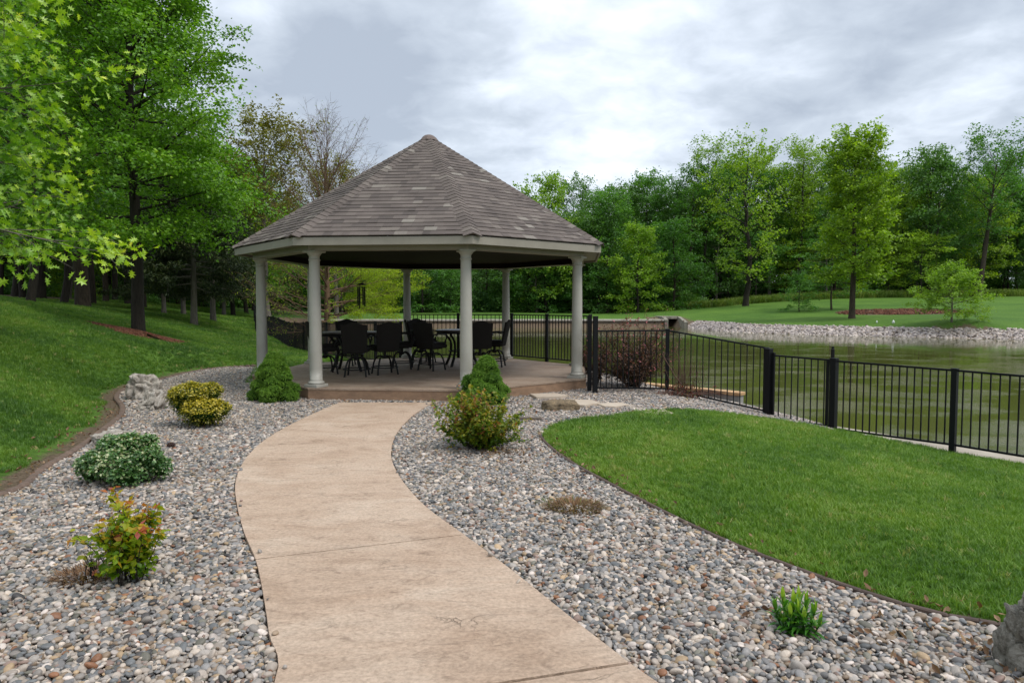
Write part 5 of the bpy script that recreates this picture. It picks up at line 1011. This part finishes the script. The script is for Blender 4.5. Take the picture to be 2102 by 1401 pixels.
x, y = 1.75, 14.3; twig_bush('weigela_shrub', (x, y, g1(x, y)), 14, 30, .95, .6, .04, 10, BR, 'low maroon shrub reaching toward the right column of the gazebo', ang=(.1, 1.1), z_red=.5, nshoot=6)
# bare twig shrub with a spread of dead canes
def bare_shrub():
    x, y = GZ(1405, 812, -.05); rs = np.random.RandomState(5); root = empty('bare_shrub', (x, y, -.08), label='nearly leafless shrub of red brown twigs and dead canes at the foot of the fence', cat='shrub'); po, ra, si = [], [], []
    for i in range(46):
        a = rs.uniform(0, 6.28); e = rs.uniform(.05, .45); L = rs.uniform(.4, 1.15); b = np.array([rs.normal(0, .12), rs.normal(0, .06), 0]); d = nrm(np.array([math.cos(a)*e, math.sin(a)*e, 1.0])); P = [b]
        for k in range(5): d = nrm(d+rs.normal(0, .09, 3)); P.append(P[-1]+d*L/5)
        P = np.array(P); po.append(P); ra.append(np.linspace(.0045, .0012, 6)); si.append(4)
        for j in range(4): k0 = rs.randint(1, 5); d2 = nrm(d+rs.normal(0, .5, 3)); po.append(np.array([P[k0], P[k0]+d2*.12, P[k0]+d2*.22+[0, 0, .04]])); ra.append(np.array([.002, .0015, .001])); si.append(3)
    for i in range(34):
        a = rs.choice([rs.normal(3.3, .5), rs.normal(-.25, .45)]); L = rs.uniform(.35, .95); b = np.array([rs.normal(0, .1), rs.normal(0, .08), .05]); e = b+np.array([math.cos(a)*L, math.sin(a)*L*.6-.05, rs.uniform(-.05, .05)]); po.append(np.array([b, (b+e)/2+[0, 0, .05+rs.uniform(0, .05)], e])); ra.append(np.array([.006, .005, .002])*rs.uniform(.7, 1.2)); si.append(5)
    po.append(np.array([[.12, -.05, .0], [-.2, .0, .42], [-.42, .08, .82]])); ra.append(np.array([.011, .010, .008])); si.append(6)
    tv, tf = tubes(po, ra, si); link('twigs', np_mesh('twigs', tv, tf, True), mat('twig', (.16, .095, .07), .8, .2, var=(.08, .045, .035), vscale=5), root)
    n = 420; C = np.stack([rs.normal(0, .22, n), rs.normal(0, .12, n), np.abs(rs.normal(.05, .12, n))], -1); V, F_, tn = leaves(C, .04, rs, T_DIAM, .4); link('foliage', np_mesh('foliage', V, F_, False, {'tint': ('FLOAT', tn)}), leaf_mat('red_shoot', [(0, (.10, .02, .015)), (.6, (.16, .035, .02)), (.75, (.06, .10, .02)), (1, (.12, .15, .03))], .5, .3), root)
bare_shrub()
def lily():
    x, y = GZ(1637, 1292); rs = np.random.RandomState(2); root = empty('lily_plant', (x, y, BED), label='small bright green lily clump alone in the gravel at lower right', cat='plant'); C, D, S_, T = [], [], [], []; V, Fc, tn = [], [], []; po, ra, si = [], [], []
    for (sx, sy, h) in ((.03, .07, .17), (-.11, .05, .15), (-.07, .03, .20), (-.01, .04, .17), (.05, .02, .19), (.085, -.01, .15), (-.05, -.02, .13), (.02, -.03, .12), (.10, -.04, .09), (0, .0, .15), (-.09, 0, .11)):
        po.append(np.array([[sx*.5, sy*.5, 0], [sx*.8, sy*.8, h*.5], [sx, sy, h]])); ra.append(np.array([.004, .004, .003])); si.append(5); m = int(h*105)
        for i in range(m):
            t = (i+.5)/m; a = i*2.4+rs.rand(); p = np.array([sx*(.5+.5*t), sy*(.5+.5*t), h*t]); e = R(-5+75*t**2); L = (.125-.055*t)*rs.uniform(.8, 1.15); w = .0135*(1-.15*t); dx, dy = math.cos(a), math.sin(a); b = len(V); rad = 0; z = 0; ee = e+.5
            for k, ww in ((0, .5), (1, 1), (2, .85), (3, .45), (4, 0)):
                q = p+np.array([dx*rad, dy*rad, z]); V += [tuple(q+np.array([-dy, dx, .15])*w*ww), tuple(q-np.array([0, 0, w*.35*ww])), tuple(q+np.array([dy, -dx, .15])*w*ww)]; rad += math.cos(ee)*L/4; z += math.sin(ee)*L/4; ee -= .38*(1-t*.6)
            for k in range(4): o = b+k*3; Fc += [(o, o+1, o+4, o+3), (o+1, o+2, o+5, o+4)]
            tn += [min(1, .15+.55*t**2+rs.uniform(0, .25)+(.3 if t > .9 else 0))]*15
    lm = leaf_mat('lily_leaf', [(0, (.02, .09, .012)), (.5, (.05, .19, .02)), (1, (.25, .42, .04))], .3, .3, spec=.6); link('leaves', np_mesh('leaves', V, np.array(Fc), True, {'tint': ('FLOAT', tn)}), lm, root); tv, tf = tubes(po, ra, si); link('stems', np_mesh('stems', tv, tf, True), lm, root)
lily()
def tuft(u, v, w, h, n, cols, lab, seed, name='dry_tuft', z=BED, leafy=0):
    x, y = GZ(u, v, z); rs = np.random.RandomState(seed); V, Fc, tn = [], [], []
    for i in range(n):
        a = rs.uniform(0, 6.28); r = w/2*math.sqrt(rs.rand()); p = np.array([r*math.cos(a), r*math.sin(a)*.7, .01]); L = h*rs.uniform(.5, 1.2); d = nrm(np.array([math.cos(a)*rs.uniform(.2, 1.2), math.sin(a)*rs.uniform(.2, 1.2), rs.uniform(.15, 1)])); wd = rs.uniform(.0015, .004); s = np.array([-d[1], d[0], 0])*wd/max(.2, math.hypot(d[0], d[1])); m = p+d*L*.55; e = p+d*L-np.array([0, 0, L*.25]); b = len(V); V += [p-s, p+s, m+s, m-s, e]; Fc += [(b, b+1, b+2), (b, b+2, b+3), (b+3, b+2, b+4)]; tn += [rs.rand()]*5
    return link(name, np_mesh(name, np.array(V), np.array(Fc), False, {'tint': ('FLOAT', tn)}), leaf_mat(name+'_leaf', cols, .8, .2), None, (x, y, z), label=lab, cat='plant')
DRY = [(0, (.05, .03, .018)), (.6, (.19, .12, .07)), (1, (.32, .23, .14))]
tuft(1178, 1048, .44, .11, 1500, DRY[:1]+[(.4, (.17, .11, .06)), (.75, (.25, .18, .10)), (.9, (.10, .12, .03)), (1, (.12, .16, .04))], 'dried brown grass tuft alone in the right gravel bed', 3)
tuft(1130, 1038, .14, .11, 60, [(0, (.05, .08, .02)), (1, (.12, .16, .05))], 'thin sprig of green weed just left of the dried tuft', 4, 'weed_sprig')
tuft(178, 1190, .34, .10, 900, DRY, 'curled dry leaf litter at the foot of the nearest spirea', 5, 'leaf_litter')
tuft(1015, 930, .5, .07, 900, DRY, 'dry leaf litter under the reddish spirea on the right bed', 6, 'leaf_litter')
x, y = GZ(182, 1185); twig_bush('dead_sprig', (x, y, BED), 5, 9, .26, .5, 0, 1, None, 'dead dark twigs beside the nearest spirea', ang=(.1, .6), nshoot=3)
tuft(657, 838, .16, .05, 90, [(0, (.05, .08, .01)), (1, (.2, .26, .03))], 'small green weed at the left edge of the path near the gazebo step', 8, 'weed_sprig')
# ------------------------------------------------------------------ rocks
from mathutils import noise as mnoise
def rock_mat(name, c1, c2, c3, pit=9, depth=.03):
    m = bpy.data.materials.new(name); m.use_nodes = True; n, l, new = NT(m.node_tree); b = n['Principled BSDF']; b.inputs['Roughness'].default_value = .92; b.inputs['Specular IOR Level'].default_value = .2; tc = new('ShaderNodeTexCoord')
    def noise(s, d=8, r=.7, di=0): q = new('ShaderNodeTexNoise'); q.inputs['Scale'].default_value = s; q.inputs['Detail'].default_value = d; q.inputs['Roughness'].default_value = r; q.inputs['Distortion'].default_value = di; l.new(tc.outputs['Object'], q.inputs['Vector']); return q.outputs[0]
    c = new('ShaderNodeValToRGB'); l.new(noise(13, 10, .8, .6), c.inputs[0]); e = c.color_ramp; e.elements[0].position = .36; e.elements[0].color = (*c1, 1); e.elements[1].position = .62; e.elements[1].color = (*c3, 1); x = e.elements.new(.46); x.color = (*c2, 1)
    l.new(c.outputs[0], b.inputs['Base Color']); a = new('ShaderNodeMath', operation='MULTIPLY_ADD'); l.new(noise(pit*2.2, 6, .7), a.inputs[0]); a.inputs[1].default_value = .5; l.new(noise(pit, 8, .75, .8), a.inputs[2])
    bp = new('ShaderNodeBump'); bp.inputs['Distance'].default_value = depth; l.new(a.outputs[0], bp.inputs['Height']); l.new(bp.outputs[0], b.inputs['Normal']); return m
LIME = rock_mat('limestone', (.09, .075, .06), (.33, .29, .24), (.52, .47, .41)); BROWN = rock_mat('brown_rock', (.05, .04, .028), (.17, .13, .085), (.30, .22, .13)); GREY = rock_mat('grey_rock', (.06, .05, .036), (.26, .24, .195), (.50, .465, .40), 16, .06)
def rock(loc, dims, seed, m, lab, rz=0, amp=.28, fr=1.6, pits=.12, tilt=(0, 0), sub=5, holes=0):
    bm = bmesh.new(); bmesh.ops.create_icosphere(bm, subdivisions=sub, radius=1)
    for v in bm.verts:
        c = v.co.copy(); p = Vector([math.copysign(abs(q)**.62, q) for q in c])*.9; n1 = mnoise.fractal(c*fr+Vector((seed*7.1, seed, 0)), 1, 2, 4); n2 = mnoise.noise(c*5.5+Vector((seed, 3, seed))); n3 = abs(mnoise.noise(c*9+Vector((seed*3, 3, seed))))
        f = 1+amp*n1+pits*n2*.5-pits*max(0, .25-n3)*1.6
        if holes: f -= holes*max(0, mnoise.noise(c*3.4+Vector((seed, 9, 2)))-.12)*1.8
        v.co = Vector((p.x*dims[0]/2, p.y*dims[1]/2, p.z*dims[2]/2))*f
    for f in bm.faces: f.smooth = True
    me = bpy.data.meshes.new('rock'); bm.to_mesh(me); bm.free(); o = link('rock', me, m, None, loc, label=lab, cat='rock'); o.rotation_euler = (tilt[0], tilt[1], rz); return o
def at(u, v, dz=0): x, y = GZ(u, v); return (x, y, BED+dz)
rock((*GZ(297, 816), BED+.19), (.56, .5, .56), 3, LIME, 'large upright pitted limestone rock at the lawn edge on the left bed', .4, holes=.5)
rock((*GZ(316, 838), BED+.13), (.36, .34, .48), 13, LIME, 'leaning pale limestone slab against the front of the large limestone rock', -.2, tilt=(-.5, .1), holes=.4)
rock(at(228, 905, .05), (.46, .42, .22), 5, LIME, 'flat pale limestone rock just behind the white edged shrub', .2, holes=.5)
rock(at(192, 948, .03), (.40, .34, .18), 6, LIME, 'dark pitted low rock left of the white edged shrub', .9, holes=.9)
rock(at(1149, 838, .06), (.66, .38, .27), 8, BROWN, 'brown flat topped rock beside the stepping stones', .05, amp=.14, sub=5)
rock((GZ(2110, 1392)[0]+.12, GZ(2110, 1392)[1]+.05, .06), (.25, .36, .54), 9, GREY, 'pitted grey rock cut off by the lower right corner of the picture', .3, holes=.9, sub=6)
rock(at(1395, 792, -.15), (.3, .2, .16), 10, LIME, 'small pale stone under the fence by the bare shrub', .3); rock((*GZ(1577, 850, -.3), -.33), (.17, .15, .13), 11, LIME, 'small grey stone at the foot of the thick gate post', .3)
# stepping stones
PV = mat('flagstone', (.50, .42, .33), .85, .3, var=(.42, .34, .26), vscale=4, bump=.004, bscale=30)
def stone(px, z0, th, lab):
    P = [GZ(u, v, z0) for u, v in px]; a = sum(P[i][0]*P[(i+1) % len(P)][1]-P[(i+1) % len(P)][0]*P[i][1] for i in range(len(P))); P = P if a > 0 else P[::-1]
    bm = bmesh.new(); vs = [bm.verts.new((x, y, z0)) for x, y in P]; f = bm.faces.new(vs); r = bmesh.ops.extrude_face_region(bm, geom=[f])
    for v in vs: v.co.z = z0-th
    bmesh.ops.bevel(bm, geom=[e for e in bm.edges], offset=.008, segments=2, affect='EDGES'); me = bpy.data.meshes.new('stepping_stone'); bm.to_mesh(me); bm.free(); link('stepping_stone', me, PV, label=lab, cat='paving stone', group='stepping stones')
stone([(1086, 807), (1140, 806), (1165, 810), (1150, 813), (1100, 814)], .04, .10, 'stepping stone against the gazebo slab, leftmost of the row')
stone([(1160, 818), (1215, 820), (1232, 826), (1200, 831), (1165, 829)], .03, .08, 'stepping stone just right of the brown rock')
stone([(1222, 827), (1272, 825), (1292, 829), (1262, 834), (1240, 833)], .02, .08, 'smallest stepping stone in the middle of the row')
stone([(1276, 831), (1318, 829), (1352, 835), (1385, 848), (1330, 850), (1303, 838)], .0, .09, 'largest stepping stone at the right end of the row by the lawn')
mb = MB(); x, y = GZ(1088, 860); mb.bar((x-.17, y+.02, BED+.045), (x+.17, y-.01, BED+.04), .07, .05, bev=.01); mb.build('wood_offcut', mat('grey_wood', (.16, .13, .10), .9, var=(.09, .07, .055), vscale=20, stretch=(1, 8, 1)), label='short weathered wood block lying in the gravel right of the reddish spirea', cat='wood block')
mb = MB(); cx, cy = GZ(350, 917)
for i in range(60):
    t = i/60; a = i*2.4; z = t*.085-.04; r = .028*math.sqrt(max(0, 1-((t-.42)/.6)**2)); p = Vector((z, r*math.cos(a), r*math.sin(a))); q = Vector((z+.012, (r+.012)*math.cos(a), (r+.012)*math.sin(a))); mb.tube([p, q], [.006, .002], 4)
mb.tube([(-.04, 0, 0), (0, 0, 0), (.04, 0, 0)], [.015, .026, .008], 8); mb.build('pine_cone', mat('cone_brown', (.05, .025, .018), .8), None, (cx, cy, BED+.055), label='dark brown pine cone lying in the gravel right of the white edged shrub', cat='pine cone')
# dry leaves
T_CURL = (np.array([(0, 0, 0), (.22, .25, .16), (.26, .6, .2), (0, 1, .22), (-.26, .6, .14), (-.2, .25, .1), (0, .45, 0)]), np.array([(6, i, (i+1) % 6) for i in range(6)]))
def dry_leaves():
    rs = np.random.RandomState(31); C = []
    def cl(u, v, n, s):
        x, y = GZ(u, v); C.append(np.stack([x+rs.normal(0, s, n), y+rs.normal(0, s*1.2, n), np.zeros(n)], -1))
    for (u, v, n, s) in ((2035, 1330, 30, .10), (1985, 1375, 24, .12), (1800, 1290, 14, .14), (1830, 1330, 12, .10), (1560, 1250, 10, .08), (150, 900, 40, .25), (210, 850, 60, .25), (100, 950, 40, .3), (400, 765, 40, .5), (1030, 935, 26, .2), (1500, 1150, 10, .3)): cl(u, v, n, s)
    L_ = np.array(right_edge[5:]); i = rs.randint(0, len(L_), 160); C.append(np.concatenate([L_[i]+rs.normal(0, .07, (160, 2))+[.08, .05], np.zeros((160, 1))], 1)); L_ = np.array([p for p in left_edge if p[1] > 3]); i = rs.randint(0, len(L_), 260); C.append(np.concatenate([L_[i]+rs.normal(0, .14, (260, 2))-[.16, 0], np.zeros((260, 1))], 1))
    C = np.concatenate(C); k = ~in_poly(pathpoly, C[:, 0], C[:, 1]); C = C[k]; C[:, 2] = gz(C[:, 0], C[:, 1], False)+.035; V, F_, tn = leaves(C, .04, rs, T_CURL, .5, szv=.5); link('dry_leaves', np_mesh('dry_leaves', V, F_, False, {'tint': ('FLOAT', tn)}), leaf_mat('dry_leaf', [(0, (.07, .04, .025)), (.5, (.17, .11, .07)), (1, (.32, .24, .16))], .8, .2), kind='stuff', label='scattered dry brown oak leaves along the bed edgings', cat='leaves')
dry_leaves()
def mulch():
    rs = np.random.RandomState(3); m = stone_mat('mulch_chip', [(0, (.11, .045, .028)), (.4, (.17, .075, .045)), (.75, (.075, .035, .022)), (.9, (.22, .13, .085))], .9)
    bm = bmesh.new(); bmesh.ops.create_cube(bm, size=1); me = bpy.data.meshes.new('chip'); bm.to_mesh(me); bm.free(); o = unlinked('chip', me, m); P = []
    for (mx_, my_, mr), n, sq in zip(MULCH, (9000, 2300), (.85, .95)):
        a = rs.uniform(0, 6.28, n); r = mr*np.sqrt(rs.rand(n))*(.8+.3*cl_noise(3+np.cos(a)*2, 3+np.sin(a)*2, .7, 3)); x = mx_+np.cos(a)*r*(1.35 if mr > 3 else 1.2); y = my_+np.sin(a)*r*1.2; q_ = cl_noise(x*2, y*2, 1.3 if mr > 3 else .5, 6) > .28; x, y, r = x[q_], y[q_], r[q_]; n = len(x); P.append(np.stack([x, y, gz(x, y)+(.02+.11*np.clip(1.15-r/mr, 0, 1) if mr < 3 else .03), np.full(n, .03 if mr < 3 else .11)], -1))
    P = np.concatenate(P); n = len(P); s = P[:, 3:4]; scatter('mulch', P[:, :3], np.stack([rs.normal(0, .4, n), rs.normal(0, .4, n), rs.uniform(0, 6.28, n)], -1), s*np.stack([rs.uniform(1, 2.6, n), rs.uniform(.5, 1, n), rs.uniform(.3, .6, n)], -1), rs.rand(n), np.zeros(n, int), [o], label='red brown bark mulch round the lawn oak and on the far bank', cat='mulch')
mulch()
print('scene done', len(bpy.data.objects))
